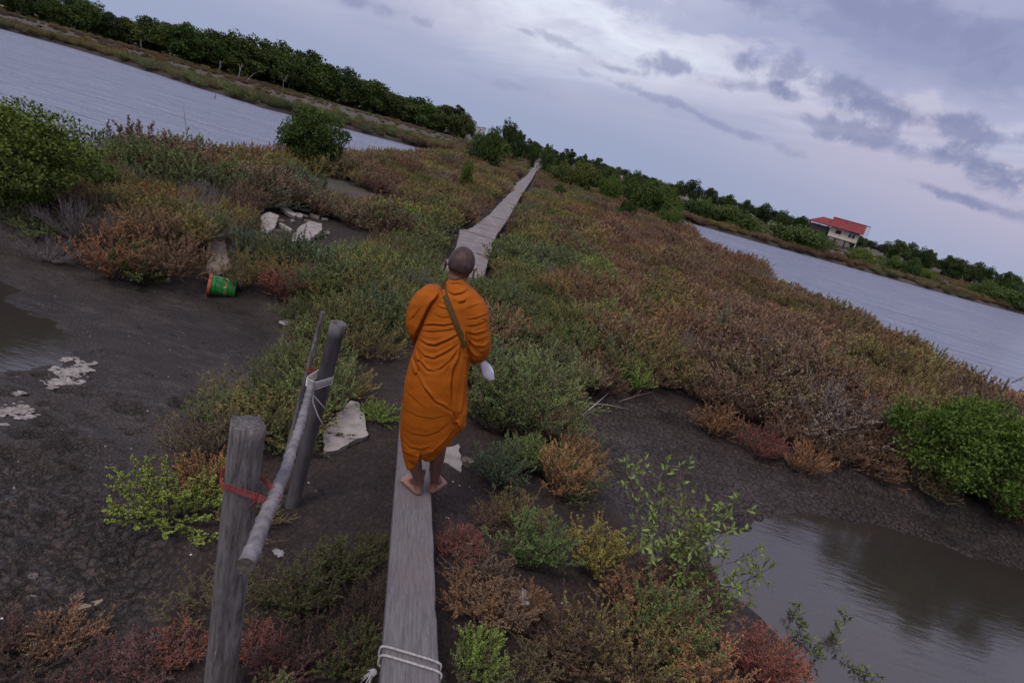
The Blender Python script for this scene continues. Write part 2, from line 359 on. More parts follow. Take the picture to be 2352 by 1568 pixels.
# ------------------------------------------------------------------ materials
M = {}
def mat(name, fn, disp=False):
    m = bpy.data.materials.new(name); m.use_nodes = True; T = NT(m.node_tree)
    b = T.n['Principled BSDF']; tc = T.n.new('ShaderNodeTexCoord')
    fn(T, b, tc); M[name] = m
    return m
def attr(T, name, typ='GEOMETRY'):
    a = T.n.new('ShaderNodeAttribute'); a.attribute_name = name; a.attribute_type = typ
    return a
def bump(T, b, h, strength=.5, dist=.01):
    n = T.n.new('ShaderNodeBump'); n.inputs['Strength'].default_value = strength; n.inputs['Distance'].default_value = dist
    T.put(n.inputs['Height'], h); T.l.new(n.outputs[0], b.inputs['Normal'])
def m_ground(T, b, tc):
    P = tc.outputs['Object']
    mud = attr(T, 'mud').outputs['Fac']; crack = attr(T, 'crack').outputs['Fac']; wet = attr(T, 'wet').outputs['Fac']
    cell = attr(T, 'cell').outputs['Fac']; grav = attr(T, 'gravel').outputs['Fac']
    n1 = T.noise(P, 1.6, 6, .6); n2 = T.noise(P, 22, 5, .65); n3 = T.noise(P, 90, 3, .6); n0 = T.noise(P, .07, 4, .55)
    soil = T.mix(T.mapr(n1, .3, .7), (.034, .022, .019), (.060, .041, .035))
    soil = T.mix(T.mapr(n2, .45, .72, 0, .6), soil, (.085, .061, .053))
    silt = T.mix(T.mapr(n1, .32, .68), (.042, .034, .032), (.078, .066, .062))
    silt = T.mix(T.mapr(n2, .35, .7, 0, .4), silt, (.040, .029, .027))
    c = T.mix(mud, soil, silt)
    c = T.mix(T.mapr(T.noise(P, .55, 5, .62, .8), .46, .60, 0, .6), c, (.030, .022, .020))
    wn = T.n.new('ShaderNodeVectorMath'); wn.operation = 'MULTIPLY_ADD'; T.l.new(T.noise(P, 8, 6, .72, 0, True), wn.inputs[0]); wn.inputs[1].default_value = (.16, .16, 0); T.l.new(P, wn.inputs[2])
    def vor(scale, feat):
        v = T.n.new('ShaderNodeTexVoronoi'); v.feature = feat; v.voronoi_dimensions = '2D'; T.l.new(wn.outputs[0], v.inputs[0]); v.inputs['Scale'].default_value = scale
        return v
    ve = vor(12.5, 'DISTANCE_TO_EDGE').outputs[0]; vc = T.n.new('ShaderNodeSeparateColor'); T.l.new(vor(12.5, 'F1').outputs['Color'], vc.inputs[0])
    pe = T.mapr(ve, .01, .10); plate = cell
    c = T.mix(T.math('MULTIPLY', plate, T.mapr(T.noise(P, 1.3, 4, .6), .42, .66, 0, .55)), c, (.165, .125, .110))
    c = T.mix(T.math('MULTIPLY', plate, T.mapr(vc.outputs[0], .3, 1, 0, .5)), c, (.105, .080, .070))
    ve2 = vor(17, 'DISTANCE_TO_EDGE').outputs[0]; vc2 = T.n.new('ShaderNodeSeparateColor'); T.l.new(vor(17, 'F1').outputs['Color'], vc2.inputs[0])
    ce = T.mapr(ve2, .02, .16)
    c = T.mix(T.math('MULTIPLY', crack, T.mapr(vc2.outputs[0], .3, 1, 0, .8)), c, (.105, .078, .066))
    crk = T.math('MAXIMUM', T.math('MULTIPLY', plate, T.math('SUBTRACT', 1.0, pe)), T.math('MULTIPLY', crack, T.math('SUBTRACT', 1.0, ce)))
    c = T.mix(T.math('MULTIPLY', crk, T.mapr(n1, .3, .7, .45, .95)), c, (.012, .010, .010))
    c = T.mix(T.mapr(T.noise(P, 5.5, 6, .7), .52, .70, 0, .55), c, (.020, .014, .013))
    c = T.mix(T.mapr(T.noise(P, 3.1, 6, .7, .5), .60, .74, 0, .5), c, (.105, .084, .076))
    c = T.mix(1.0, c, (.95, .86, .80), 'MULTIPLY')
    far = T.mix(T.mapr(n0, .35, .65), (.075, .055, .047), (.125, .095, .080))
    far = T.mix(T.mapr(T.noise(P, .6, 5, .6), .45, .62, 0, .8), far, (.075, .08, .038))
    c = T.mix(grav, c, far)
    v = T.n.new('ShaderNodeTexVoronoi'); T.l.new(P, v.inputs[0]); v.inputs['Scale'].default_value = 13
    sep = T.n.new('ShaderNodeSeparateColor'); T.l.new(v.outputs['Color'], sep.inputs[0])
    chip = T.math('MULTIPLY', T.mapr(v.outputs['Distance'], .13, .09), T.mapr(sep.outputs[0], .86, .9))
    c = T.mix(T.math('MULTIPLY', chip, .85), c, (.42, .40, .37))
    vh = T.n.new('ShaderNodeTexVoronoi'); T.l.new(wn.outputs[0], vh.inputs[0]); vh.inputs['Scale'].default_value = 6; vs = T.n.new('ShaderNodeSeparateColor'); T.l.new(vh.outputs['Color'], vs.inputs[0])
    hole = T.math('MULTIPLY', T.mapr(vh.outputs['Distance'], .17, .10), T.mapr(vs.outputs[1], .55, .6))
    c = T.mix(T.math('MULTIPLY', hole, .8), c, (.010, .008, .008))
    smear = T.noise(T.mapping(P, scale=(.5, 1.6, 1), rot=(0, 0, .35)), 4.5, 6, .7, .8)
    c = T.mix(T.math('MULTIPLY', mud, T.mapr(smear, .52, .68, 0, .65)), c, (.115, .095, .086))
    c = T.mix(T.math('MULTIPLY', mud, T.mapr(smear, .44, .32, 0, .65)), c, (.026, .019, .017))
    c = T.mix(T.math('MULTIPLY', wet, .55), c, (.030, .023, .018))
    T.put(b.inputs['Base Color'], c)
    rg = T.math('MULTIPLY_ADD', n2, .25, .68)
    siltw = T.math('MULTIPLY', mud, T.mapr(T.noise(P, .9, 5, .65), .35, .65, .2, 1.0))
    rg = T.math('SUBTRACT', rg, T.math('MULTIPLY', siltw, .36))
    rg = T.math('SUBTRACT', rg, T.math('MULTIPLY', wet, .25), clamp=True)
    T.put(b.inputs['Roughness'], rg); b.inputs['Specular IOR Level'].default_value = .45
    v2 = T.n.new('ShaderNodeTexVoronoi'); v2.feature = 'DISTANCE_TO_EDGE'; T.l.new(P, v2.inputs[0]); v2.inputs['Scale'].default_value = 26
    hgt = T.math('ADD', T.math('MULTIPLY', n2, .8), T.math('MULTIPLY', n3, .45))
    hgt = T.math('ADD', hgt, T.math('MULTIPLY', T.mapr(v2.outputs[0], 0, .08), .30))
    hgt = T.math('SUBTRACT', hgt, T.math('MULTIPLY', crk, .9))
    bump(T, b, hgt, .9, .03)
mat('ground', m_ground)
def mk_water(name, sc, base, clear, rough=.05, strength=.35, dist=.03, ior=1.5):
    m = bpy.data.materials.new(name); m.use_nodes = True; T = NT(m.node_tree); T.n.clear(); M[name] = m
    out = T.n.new('ShaderNodeOutputMaterial'); tc = T.n.new('ShaderNodeTexCoord'); P = tc.outputs['Object']
    w1 = T.noise(T.mapping(P, scale=(.5, 1.9, 1), rot=(0, 0, .12)), sc, 5, .55, .6)
    w2 = T.noise(T.mapping(P, scale=(.8, 1.4, 1), rot=(0, 0, -.3)), sc*3.1, 3, .5, .3)
    w3 = T.noise(T.mapping(P, scale=(.35, 1.5, 1), rot=(0, 0, .06)), sc*.33, 3, .5, .5)
    calm = T.mapr(T.noise(P, .12*sc/2, 3), .38, .62, .5, 1.0)
    h = T.math('MULTIPLY', T.math('ADD', T.math('MULTIPLY', w3, 1.3), T.math('ADD', w1, T.math('MULTIPLY', w2, .35))), calm)
    bp = T.n.new('ShaderNodeBump'); bp.inputs['Strength'].default_value = strength; bp.inputs['Distance'].default_value = dist
    T.put(bp.inputs['Height'], h)
    fr = T.n.new('ShaderNodeFresnel'); fr.inputs[0].default_value = ior; T.l.new(bp.outputs[0], fr.inputs['Normal'])
    gl = T.n.new('ShaderNodeBsdfGlossy'); gl.inputs['Roughness'].default_value = rough; T.l.new(bp.outputs[0], gl.inputs['Normal'])
    df = T.n.new('ShaderNodeBsdfDiffuse'); T.put(df.inputs[0], base); T.l.new(bp.outputs[0], df.inputs['Normal'])
    tr = T.n.new('ShaderNodeBsdfTransparent'); T.put(tr.inputs[0], (.80, .72, .62))
    m1 = T.n.new('ShaderNodeMixShader'); m1.inputs[0].default_value = clear
    T.l.new(df.outputs[0], m1.inputs[1]); T.l.new(tr.outputs[0], m1.inputs[2])
    m2 = T.n.new('ShaderNodeMixShader'); T.l.new(fr.outputs[0], m2.inputs[0])
    T.l.new(m1.outputs[0], m2.inputs[1]); T.l.new(gl.outputs[0], m2.inputs[2]); T.l.new(m2.outputs[0], out.inputs[0])
mk_water('pond', 1.7, (.285, .315, .41), 0.0, .10, 1.0, .34, 1.8)
mk_water('pool', 9.0, (.080, .066, .056), .50, .04, .26, .012, 2.25)

def m_leaf(T, b, tc, rough=.6):
    tint = attr(T, 'tint', 'INSTANCER').outputs['Color']
    lc = attr(T, 'lc').outputs['Color']; sep = T.n.new('ShaderNodeSeparateColor'); T.l.new(lc, sep.inputs[0])
    rnd, tip, kk = sep.outputs
    oi = T.n.new('ShaderNodeObjectInfo')
    c = T.mix(1.0, tint, T.mix(rnd, (.5, .52, .5), (1.6, 1.55, 1.45)), 'MULTIPLY')
    c = T.mix(T.math('MULTIPLY', tip, .75), c, T.mix(1.0, tint, (1.9, 1.75, 1.35), 'MULTIPLY'))
    c = T.mix(T.math('MULTIPLY', T.mapr(kk, .72, .9), .55), c, (.15, .085, .05))
    T.put(b.inputs['Base Color'], c); b.inputs['Roughness'].default_value = rough
    b.inputs['Specular IOR Level'].default_value = .12
mat('leaf', m_leaf)
def m_gleaf(T, b, tc):
    tint = attr(T, 'tint', 'INSTANCER').outputs['Color']
    lc = attr(T, 'lc').outputs['Color']; sep = T.n.new('ShaderNodeSeparateColor'); T.l.new(lc, sep.inputs[0])
    rnd, tip, kk = sep.outputs
    c = T.mix(1.0, tint, T.mix(rnd, (.5, .55, .6), (1.5, 1.42, 1.2)), 'MULTIPLY')
    c = T.mix(T.math('MULTIPLY', tip, .5), c, T.mix(1.0, tint, (1.9, 1.6, .8), 'MULTIPLY'))
    T.put(b.inputs['Base Color'], c); b.inputs['Roughness'].default_value = .6
    b.inputs['Specular IOR Level'].default_value = .15
mat('green_leaf', m_gleaf)
def simple(name, c1, c2, scale=8, rough=.7, bs=.4, bd=.01, vec='Object', stretch=(1, 1, 1), spec=.3, detail=5):
    def fn(T, b, tc):
        P = T.mapping(tc.outputs[vec], scale=stretch)
        n = T.noise(P, scale, detail, .62)
        T.put(b.inputs['Base Color'], T.mix(T.mapr(n, .3, .7), c1, c2)); b.inputs['Roughness'].default_value = rough
        b.inputs['Specular IOR Level'].default_value = spec
        if bs: bump(T, b, T.noise(P, scale*2.5, 5, .65), bs, bd)
    return mat(name, fn)
simple('twig', (.075, .05, .04), (.16, .12, .10), 20, .8, 0)
simple('dead_twig', (.16, .13, .125), (.28, .235, .22), 20, .85, 0)
simple('bark', (.075, .06, .05), (.19, .16, .135), 9, .85, .5, .02, stretch=(1, 1, .3))
simple('pale_wood', (.25, .22, .19), (.42, .38, .34), 9, .8, .4, .02)
def m_plank(T, b, tc):
    P = tc.outputs['Object']
    g = T.noise(T.mapping(P, scale=(1, .035, 1)), 95, 6, .7); s = T.noise(P, 3.2, 5, .6); f = T.noise(T.mapping(P, scale=(1, .05, 1)), 260, 3, .6)
    c = T.mix(T.mapr(g, .3, .7), (.115, .102, .106), (.20, .182, .188))
    c = T.mix(T.mapr(s, .42, .7, 0, .6), c, (.165, .132, .124))
    c = T.mix(T.mapr(f, .60, .68, 0, .55), c, (.055, .047, .045))
    sm = T.mapr(T.noise(T.mapping(P, scale=(1, .45, 1)), 7.5, 6, .68, .6), .55, .72, 0, .6); c = T.mix(sm, c, (.085, .064, .056))
    wv = T.n.new('ShaderNodeTexVoronoi'); T.l.new(T.mapping(P, scale=(1, .28, 1)), wv.inputs[0]); wv.inputs['Scale'].default_value = 6.5
    c = T.mix(T.mapr(wv.outputs['Distance'], .055, .02, 0, .75), c, (.05, .038, .034))
    T.put(b.inputs['Base Color'], c); b.inputs['Roughness'].default_value = .82; b.inputs['Specular IOR Level'].default_value = .2
    bump(T, b, T.math('ADD', g, T.math('MULTIPLY', f, .4)), .5, .004)
mat('plank', m_plank)
def m_post(T, b, tc):
    P = tc.outputs['Object']
    g = T.noise(T.mapping(P, scale=(1, 1, .11)), 60, 7, .78, .5); w = T.noise(T.mapping(P, scale=(1, 1, .12)), 34, 5, .7)
    s = T.noise(P, 5, 4, .6)
    c = T.mix(T.mapr(g, .32, .66), (.050, .042, .041), (.215, .190, .186))
    c = T.mix(T.mapr(s, .45, .7, 0, .5), c, (.115, .09, .076))
    c = T.mix(T.mapr(w, .62, .68, 0, .8), c, (.50, .48, .50))
    c = T.mix(T.mapr(T.noise(T.mapping(P, scale=(1, 1, .035)), 85, 5, .75, .2), .42, .36, 0, .85), c, (.018, .014, .013))
    T.put(b.inputs['Base Color'], c); b.inputs['Roughness'].default_value = .85
    bump(T, b, g, .8, .012)
mat('post', m_post)
def m_bamboo(T, b, tc):
    P = tc.outputs['Object']; s = T.noise(P, 18, 5, .65); g = T.noise(T.mapping(P, scale=(1, .1, 1)), 60, 4, .6)
    c = T.mix(T.mapr(s, .35, .66), (.125, .112, .116), (.235, .215, .222))
    c = T.mix(T.mapr(g, .58, .7, 0, .5), c, (.050, .042, .040))
    T.put(b.inputs['Base Color'], c); b.inputs['Roughness'].default_value = .7
    bump(T, b, s, .3, .003)
mat('bamboo', m_bamboo)
simple('pipe', (.075, .067, .068), (.150, .135, .138), 14, .6, .25, .004, stretch=(1, 1, .3))
simple('dark_inside', (.01, .009, .009), (.02, .018, .018), 14, .8, 0)
simple('concrete', (.22, .19, .17), (.36, .32, .295), 9, .85, .7, .012)
simple('path_concrete', (.165, .142, .135), (.27, .235, .225), 5, .85, .6, .02, detail=8)
simple('stained_concrete', (.11, .082, .066), (.21, .165, .135), 8, .88, .7, .012)
simple('rope', (.30, .27, .26), (.50, .46, .44), 60, .8, .6, .003)
simple('white_twine', (.50, .48, .47), (.68, .66, .64), 60, .7, 0)
simple('red_twine', (.22, .022, .02), (.34, .045, .04), 60, .6, 0)
def m_robe(T, b, tc):
    P = tc.outputs['Object']; w = T.noise(P, 7, 5, .6); f = T.noise(P, 420, 2, .5)
    c = T.mix(T.mapr(w, .3, .7), (.33, .080, .005), (.41, .106, .008))
    T.put(b.inputs['Base Color'], c); b.inputs['Roughness'].default_value = .72
    b.inputs['Specular IOR Level'].default_value = .12
    bump(T, b, T.math('ADD', T.math('MULTIPLY', T.noise(T.mapping(P, scale=(.5, 1, 1.6)), 22, 3, .6), 1.0), T.math('MULTIPLY', f, .03)), .30, .006)
mat('robe', m_robe)
def m_skin(T, b, tc):
    P = tc.outputs['Object']; n = T.noise(P, 14, 4, .6)
    foot = attr(T, 'foot').outputs['Fac']
    c = T.mix(T.mapr(n, .3, .7), (.125, .056, .040), (.180, .086, .060))
    c = T.mix(T.math('MULTIPLY', foot, .9), c, (.30, .155, .115))
    T.put(b.inputs['Base Color'], c); b.inputs['Roughness'].default_value = .5
    b.inputs['Subsurface Weight'].default_value = .0
    bump(T, b, T.noise(P, 120, 3, .6), .15, .002)
mat('skin', m_skin)
def m_hair(T, b, tc):
    P = tc.outputs['Object']; n = T.noise(P, 30, 5, .6); f = T.noise(P, 330, 3, .7)
    c = T.mix(T.mapr(n, .35, .7), (.034, .020, .019), (.125, .056, .045))
    c = T.mix(T.mapr(f, .4, .65, 0, .6), c, (.020, .013, .013))
    T.put(b.inputs['Base Color'], c); b.inputs['Roughness'].default_value = .7
    bump(T, b, f, .5, .002)
mat('hair', m_hair)
simple('olive_strap', (.062, .036, .008), (.095, .056, .014), 90, .8, .3, .002)
simple('olive_cloth', (.062, .036, .008), (.095, .056, .014), 30, .8, .3, .004)
def m_bag(T, b, tc):
    n = T.noise(tc.outputs['Object'], 22, 4, .6)
    T.put(b.inputs['Base Color'], T.mix(n, (.62, .60, .68), (.82, .80, .88))); b.inputs['Roughness'].default_value = .35
    bump(T, b, n, .5, .01)
mat('white_plastic', m_bag)
def m_bucket(T, b, tc):
    P = tc.outputs['Object']; sep = T.n.new('ShaderNodeSeparateXYZ'); T.l.new(P, sep.inputs[0]); z = sep.outputs[2]
    n = T.noise(P, 14, 4, .6)
    c = T.mix(T.mapr(n, .35, .65), (.012, .155, .02), (.03, .235, .045))
    ang = T.math('ARCTAN2', sep.outputs[1], sep.outputs[0])
    wob = T.noise(P, 26, 4, .6)
    zz = T.math('ADD', z, T.math('MULTIPLY', T.math('SUBTRACT', wob, .5), .05))
    stripe = T.math('MULTIPLY', T.mapr(zz, .178, .186), T.mapr(zz, .212, .204))
    letters = T.mapr(T.noise(T.mapping(P, scale=(1, 1, .6)), 55, 2, .5), .46, .5)
    c = T.mix(T.math('MULTIPLY', stripe, letters), c, T.mix(T.mapr(wob, .45, .55), (.55, .12, .02), (.50, .48, .22)))
    pale = T.math('MULTIPLY', T.mapr(T.noise(P, 9, 5, .6), .56, .68), .45)
    c = T.mix(pale, c, (.22, .42, .26))
    T.put(b.inputs['Base Color'], c); b.inputs['Roughness'].default_value = .35
mat('green_plastic', m_bucket)
simple('orange_plastic', (.50, .10, .045), (.62, .17, .09), 14, .5, 0)
simple('black_plastic', (.012, .011, .012), (.03, .028, .03), 14, .5, 0)
simple('foam', (.20, .155, .12), (.46, .43, .41), 26, .6, .9, .02, detail=7)
simple('shell', (.45, .42, .38), (.72, .70, .66), 60, .5, 0)
simple('blue_plastic', (.10, .13, .22), (.16, .19, .30), 20, .4, .3, .01)
simple('clear_film', (.22, .21, .21), (.42, .41, .41), 24, .35, .7, .02)
def m_roof(T, b, tc):
    P = tc.outputs['Object']; s = T.n.new('ShaderNodeTexWave'); T.l.new(P, s.inputs[0]); s.wave_type = 'BANDS'; s.bands_direction = 'X'
    s.inputs['Scale'].default_value = 2.2
    n = T.noise(P, 1.6, 5, .65)
    c = T.mix(T.mapr(n, .3, .7), (.17, .017, .018), (.26, .030, .028))
    c = T.mix(T.mapr(T.noise(P, .5, 3, .6), .55, .75, 0, .5), c, (.17, .05, .055))
    T.put(b.inputs['Base Color'], c); b.inputs['Roughness'].default_value = .6
    bump(T, b, s.outputs['Fac'], .6, .05)
mat('red_roof', m_roof)
simple('cream_wall', (.50, .44, .36), (.62, .56, .48), 1.2, .85, .2, .02)
simple('white_paint', (.62, .60, .58), (.75, .73, .70), 2, .7, 0)
simple('dark_wood', (.022, .018, .016), (.05, .042, .036), 5, .8, 0)
simple('glass_dark', (.012, .014, .018), (.03, .032, .04), 5, .15, 0, spec=.6)
simple('grey_board', (.18, .15, .15), (.27, .235, .23), 4, .8, 0)
simple('grey_pillar', (.33, .31, .30), (.46, .43, .41), .6, .85, 0)
simple('cut_wood', (.045, .036, .032), (.13, .105, .09), 60, .9, .5, .004)
simple('pink_roof', (.42, .28, .25), (.52, .36, .32), 1, .7, 0)
simple('thatch', (.14, .09, .07), (.26, .17, .13), 5, .9, .6, .05)
simple('drift_wood', (.20, .15, .10), (.40, .33, .24), 20, .85, .7, .006, stretch=(.15, 1, 1))
simple('blue_paint', (.05, .10, .32), (.08, .15, .42), 2, .6, 0)

# ------------------------------------------------------------------ plants
def unit(v): return v/np.maximum(np.linalg.norm(v, axis=-1, keepdims=True), 1e-9)
def leaves_np(pos, d, L, W, rng, cup=.0):
    """one diamond leaf per row: base, side, tip, side"""
    n = len(pos); r = unit(rng.normal(size=(n, 3))); side = unit(np.cross(d, r)); nor = np.cross(side, d)
    L = L[:, None]; W = W[:, None]
    V = np.stack([pos, pos+d*L*.5+side*W*.5+nor*W*cup, pos+d*L, pos+d*L*.5-side*W*.5+nor*W*cup], 1).reshape(-1, 3)
    return V, np.arange(4*n).reshape(n, 4)
def prisms_np(A, B, ra, rb):
    """3-sided tapered sticks from A to B"""
    n = len(A); d = unit(B-A); r = np.where(np.abs(d[:, 2:3]) < .9, np.array([[0, 0, 1.]]), np.array([[1., 0, 0]]))
    u = unit(np.cross(d, r)); v = np.cross(d, u); V = []
    for C, rr in ((A, ra), (B, rb)):
        for k in range(3):
            a = 2*math.pi*k/3; V.append(C+(u*math.cos(a)+v*math.sin(a))*rr[:, None])
    V = np.stack(V, 1).reshape(-1, 3); b = np.arange(n)[:, None]*6
    Fq = np.concatenate([b+np.array([[k, (k+1) % 3, 3+(k+1) % 3, 3+k]]) for k in range(3)], 0)
    return V, Fq
def shrub_meshes(seed, ns=46, tw=9, nl=20, ll=.030, lw=.010, spread=62, style='brush', tl=(.10, .2), flat=1.0):
    rng = np.random.default_rng(seed); A = []; B = []; ra = []; rb = []; LP = []; LD = []; LL = []; LW = []; LC = []
    for s in range(ns):
        az = rng.uniform(0, 2*math.pi); q = (s+.5)/ns
        lean = math.radians(spread*math.sqrt(q)*rng.uniform(.85, 1.12)); L = rng.uniform(.78, 1.08)*(1.0-.12*q)
        p = np.array([math.cos(az), math.sin(az), 0])*rng.uniform(0, .10); pts = [p]
        d = np.array([math.sin(lean)*math.cos(az), math.sin(lean)*math.sin(az), math.cos(lean)*flat])
        for k in range(5):
            d = unit(d+np.array([0, 0, .10])+rng.normal(size=3)*.11); p = p+d*L/5; pts.append(p)
        pts = np.array(pts)
        for k in range(5):
            A.append(pts[k]); B.append(pts[k+1]); ra.append(.010*(1-k*.17)); rb.append(.010*(1-(k+1)*.17))
        for t in range(tw):
            u_ = 5*(.22+.78*(t+rng.uniform(0, 1))/tw); k = min(4, int(u_)); o = pts[k]+(pts[k+1]-pts[k])*(u_-k)
            sd = unit(pts[k+1]-pts[k]); td = unit(sd*.75+rng.normal(size=3)*.42+np.array([0, 0, .55])); tlen = rng.uniform(*tl)*(1.15-.3*u_/5)
            e = o+td*tlen; A.append(o); B.append(e); ra.append(.0035); rb.append(.0015)
            if nl:
                m = nl; f = rng.uniform(.1, 1.0, m); lp = o+np.outer(f, e-o)
                ld = unit(td[None]*.75+rng.normal(size=(m, 3))*.6+np.array([0, 0, .15]))
                LP.append(lp); LD.append(ld); LL.append(rng.uniform(.7, 1.2, m)*ll*(1.15-.5*f)); LW.append(rng.uniform(.8, 1.2, m)*lw)
                rn = rng.uniform(0, 1)*.6; kk = rng.uniform(0, 1)
                LC.append(np.c_[rn+rng.uniform(0, .4, m), np.clip(f**1.4*(u_/5)**1.3*1.15, 0, 1), np.full(m, kk)])
    V, Fq = prisms_np(np.array(A), np.array(B), np.array(ra), np.array(rb))
    st = npmesh("shrub_stems", V, Fq, False)
    if not nl: return None, st
    V, Fq = leaves_np(np.concatenate(LP), np.concatenate(LD), np.concatenate(LL), np.concatenate(LW), rng, .25)
    fo = npmesh("shrub_foliage", V, Fq, False, {'lc': np.repeat(np.concatenate(LC), 4, 0)})
    return fo, st
def tree_meshes(seed, H, Rr, nclump, nleaf, leaf, trunk=.10, ntr=1, low=.25, top=1.0, open_=.0):
    """mangrove: trunk(s) with limbs running to leaf clumps; crown is a mesh of small leaves"""
    rng = np.random.default_rng(seed); rr = random.Random(seed)
    bm = bmesh.new(); C = []
    for i in range(nclump):
        for _ in range(40):
            v = rng.uniform(-1, 1, 3); r = np.linalg.norm(v)
            if r < 1 and r > .35 and not (v[2] < -.3 and r > .85 and rng.random() < .5): break
        cz = low*H+(1-low)*H*.5*(1+v[2])*top*.97
        wob = 1+.28*math.sin(3*math.atan2(v[1], v[0])+seed)+.15*rng.normal()
        C.append([v[0]*Rr*wob, v[1]*Rr*wob, cz, Rr*rng.uniform(.14, .37)*(1-open_*.3)])
    C = np.array(C)
    bases = []
    for t in range(ntr):
        a = rng.uniform(0, 6.28); b = Vector((math.cos(a), math.sin(a), 0))*(.06*H if ntr > 1 else 0)
        lean = Vector((rng.normal(), rng.normal(), 0))*.06*H
        pts = [b-Vector((0, 0, .15*trunk+.05)), b+lean*.3+Vector((0, 0, H*.22)), b+lean*.7+Vector((0, 0, H*.5)), b+lean+Vector((0, 0, H*.8))]
        tube_bm(bm, pts, [trunk, trunk*.75, trunk*.5, trunk*.15], 7)
        bases.append(pts)
    for c in C:
        if rng.random() < .75:
            p = bases[rr.randrange(ntr)]; k = rr.random(); o = p[1].lerp(p[2], k) if c[2] < .6*H else p[2].lerp(p[3], k*.5)
            e = Vector(c[:3]); m_ = o.lerp(e, .5)+Vector((rng.normal(), rng.normal(), rng.normal()*.4))*.05*H
            tube_bm(bm, [o, m_, e], [trunk*.34, trunk*.2, trunk*.06], 4, False)
    LP = []; LC = []; LD = []
    for c in C:
        d = rng.normal(size=(nleaf, 3)); d = unit(d); rad = c[3]*rng.uniform(.35, 1.08, nleaf)**.7
        dd = d*rad[:, None]*np.array([1, 1, .72]); p = c[:3]+dd
        ld = unit(d*.6+rng.normal(size=(nleaf, 3))*.6+np.array([0, 0, .3]))
        LP.append(p); LD.append(ld); base = rng.uniform(0, .55)
        LC.append(np.c_[base+rng.uniform(0, .45, nleaf), np.clip((p[:, 2]/H-.55)*1.6, 0, 1)*rng.uniform(0, 1, nleaf), rng.uniform(0, .8, nleaf)])
    P = np.concatenate(LP); n = len(P); ok = P[:, 2] > .03*H
    P = P[ok]; D = np.concatenate(LD)[ok]; LCa = np.concatenate(LC)[ok]; n = len(P)
    V, Fq = leaves_np(P, D, rng.uniform(.8, 1.3, n)*leaf, rng.uniform(.8, 1.2, n)*leaf*.55, rng, .12)
    crown = npmesh("crown", V, Fq, False, {'lc': np.repeat(LCa, 4, 0)})
    tm = bmmesh("trunk", bm, True)
    return crown, tm
def sapling_meshes(seed, H, nb, nl, leaf, W=.5, droop=0.0):
    """young open mangrove: thin forked stems carrying pairs of narrow leaves"""
    rng = np.random.default_rng(seed); bm = bmesh.new(); LP = []; LD = []; LC = []
    for s in range(nb):
        a = 2*math.pi*(s+rng.uniform(-.3, .3))/nb; out = np.array([math.cos(a), math.sin(a), 0])
        d = unit(out*rng.uniform(.3, 1.0)*W*2+np.array([0, 0, 1.0-droop])); p = np.zeros(3); pts = [p.copy()]
        for k in range(6):
            d = unit(d+rng.normal(size=3)*.2+np.array([0, 0, .05])); p = p+d*H/6*rng.uniform(.8, 1.1); pts.append(p.copy())
        tube_bm(bm, [Vector(q) for q in pts], [.009*H*(1-.12*i) for i in range(7)], 5, False)
        for k in range(1, 7):
            for j in range(3 if k > 1 else 1):
                bd = unit(rng.normal(size=3)*.7+d*.6+np.array([0, 0, .3])); L = H*rng.uniform(.10, .24); e = pts[k]+bd*L
                tube_bm(bm, [Vector(pts[k]), Vector((pts[k]+e)/2+rng.normal(size=3)*.01), Vector(e)], [.004*H, .003*H, .002*H], 3, False)
                f = np.sort(rng.uniform(.35, 1.05, nl)); lp = pts[k]+np.outer(f, e-pts[k])
                ld = unit(bd[None]*.55+unit(rng.normal(size=(nl, 3)))*.75+np.array([0, 0, .12])); LP.append(lp); LD.append(ld)
                LC.append(np.c_[rng.uniform(0, 1, nl), f*.8*rng.uniform(.3, 1, nl), rng.uniform(0, .8, nl)])
    P = np.concatenate(LP); n = len(P)
    V, Fq = leaves_np(P, np.concatenate(LD), rng.uniform(.7, 1.25, n)*leaf, rng.uniform(.8, 1.2, n)*leaf*.36, rng, .15)
    return npmesh("leaves", V, Fq, False, {'lc': np.repeat(np.concatenate(LC), 4, 0)}), bmmesh("stems", bm, True)

KT = 1.6
T_ = dict(rust=(.160, .092, .056), brown=(.118, .080, .062), olive=(.118, .108, .045), yellow=(.175, .145, .048), green=(.078, .108, .042),
          bright=(.12, .170, .045), blue=(.068, .100, .064), red=(.135, .052, .046), maroon=(.088, .046, .048), orange=(.215, .115, .064), grey=(.130, .110, .105),
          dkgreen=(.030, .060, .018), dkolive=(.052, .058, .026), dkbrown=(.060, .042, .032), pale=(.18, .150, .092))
def setup_variants():
    global VAR
    VAR = [shrub_meshes(1, ns=46, tw=8, nl=36, ll=.036, lw=.0135, spread=66, tl=(.16, .30)), shrub_meshes(2, ns=40, tw=8, nl=38, ll=.044, lw=.017, spread=60, tl=(.18, .32)), shrub_meshes(3, ns=50, tw=8, nl=34, ll=.032, lw=.0125, spread=74, tl=(.14, .28)),
           shrub_meshes(4, ns=34, tw=8, nl=42, ll=.046, lw=.018, spread=48, tl=(.20, .36)),
           shrub_meshes(5, ns=70, tw=11, nl=30, ll=.034, lw=.020, spread=78, tl=(.08, .13)),
           shrub_meshes(6, ns=60, tw=14, nl=0, spread=68, tl=(.12, .3)),
           shrub_meshes(7, ns=46, tw=8, nl=20, ll=.056, lw=.024, spread=74, tl=(.16, .28)), shrub_meshes(8, ns=40, tw=8, nl=20, ll=.064, lw=.026, spread=62, tl=(.18, .32))]
    for f, s in VAR:
        if f: f.materials.append(M['leaf'])
        s.materials.append(M['dead_twig'] if f is None else M['twig'])
SRC = {}
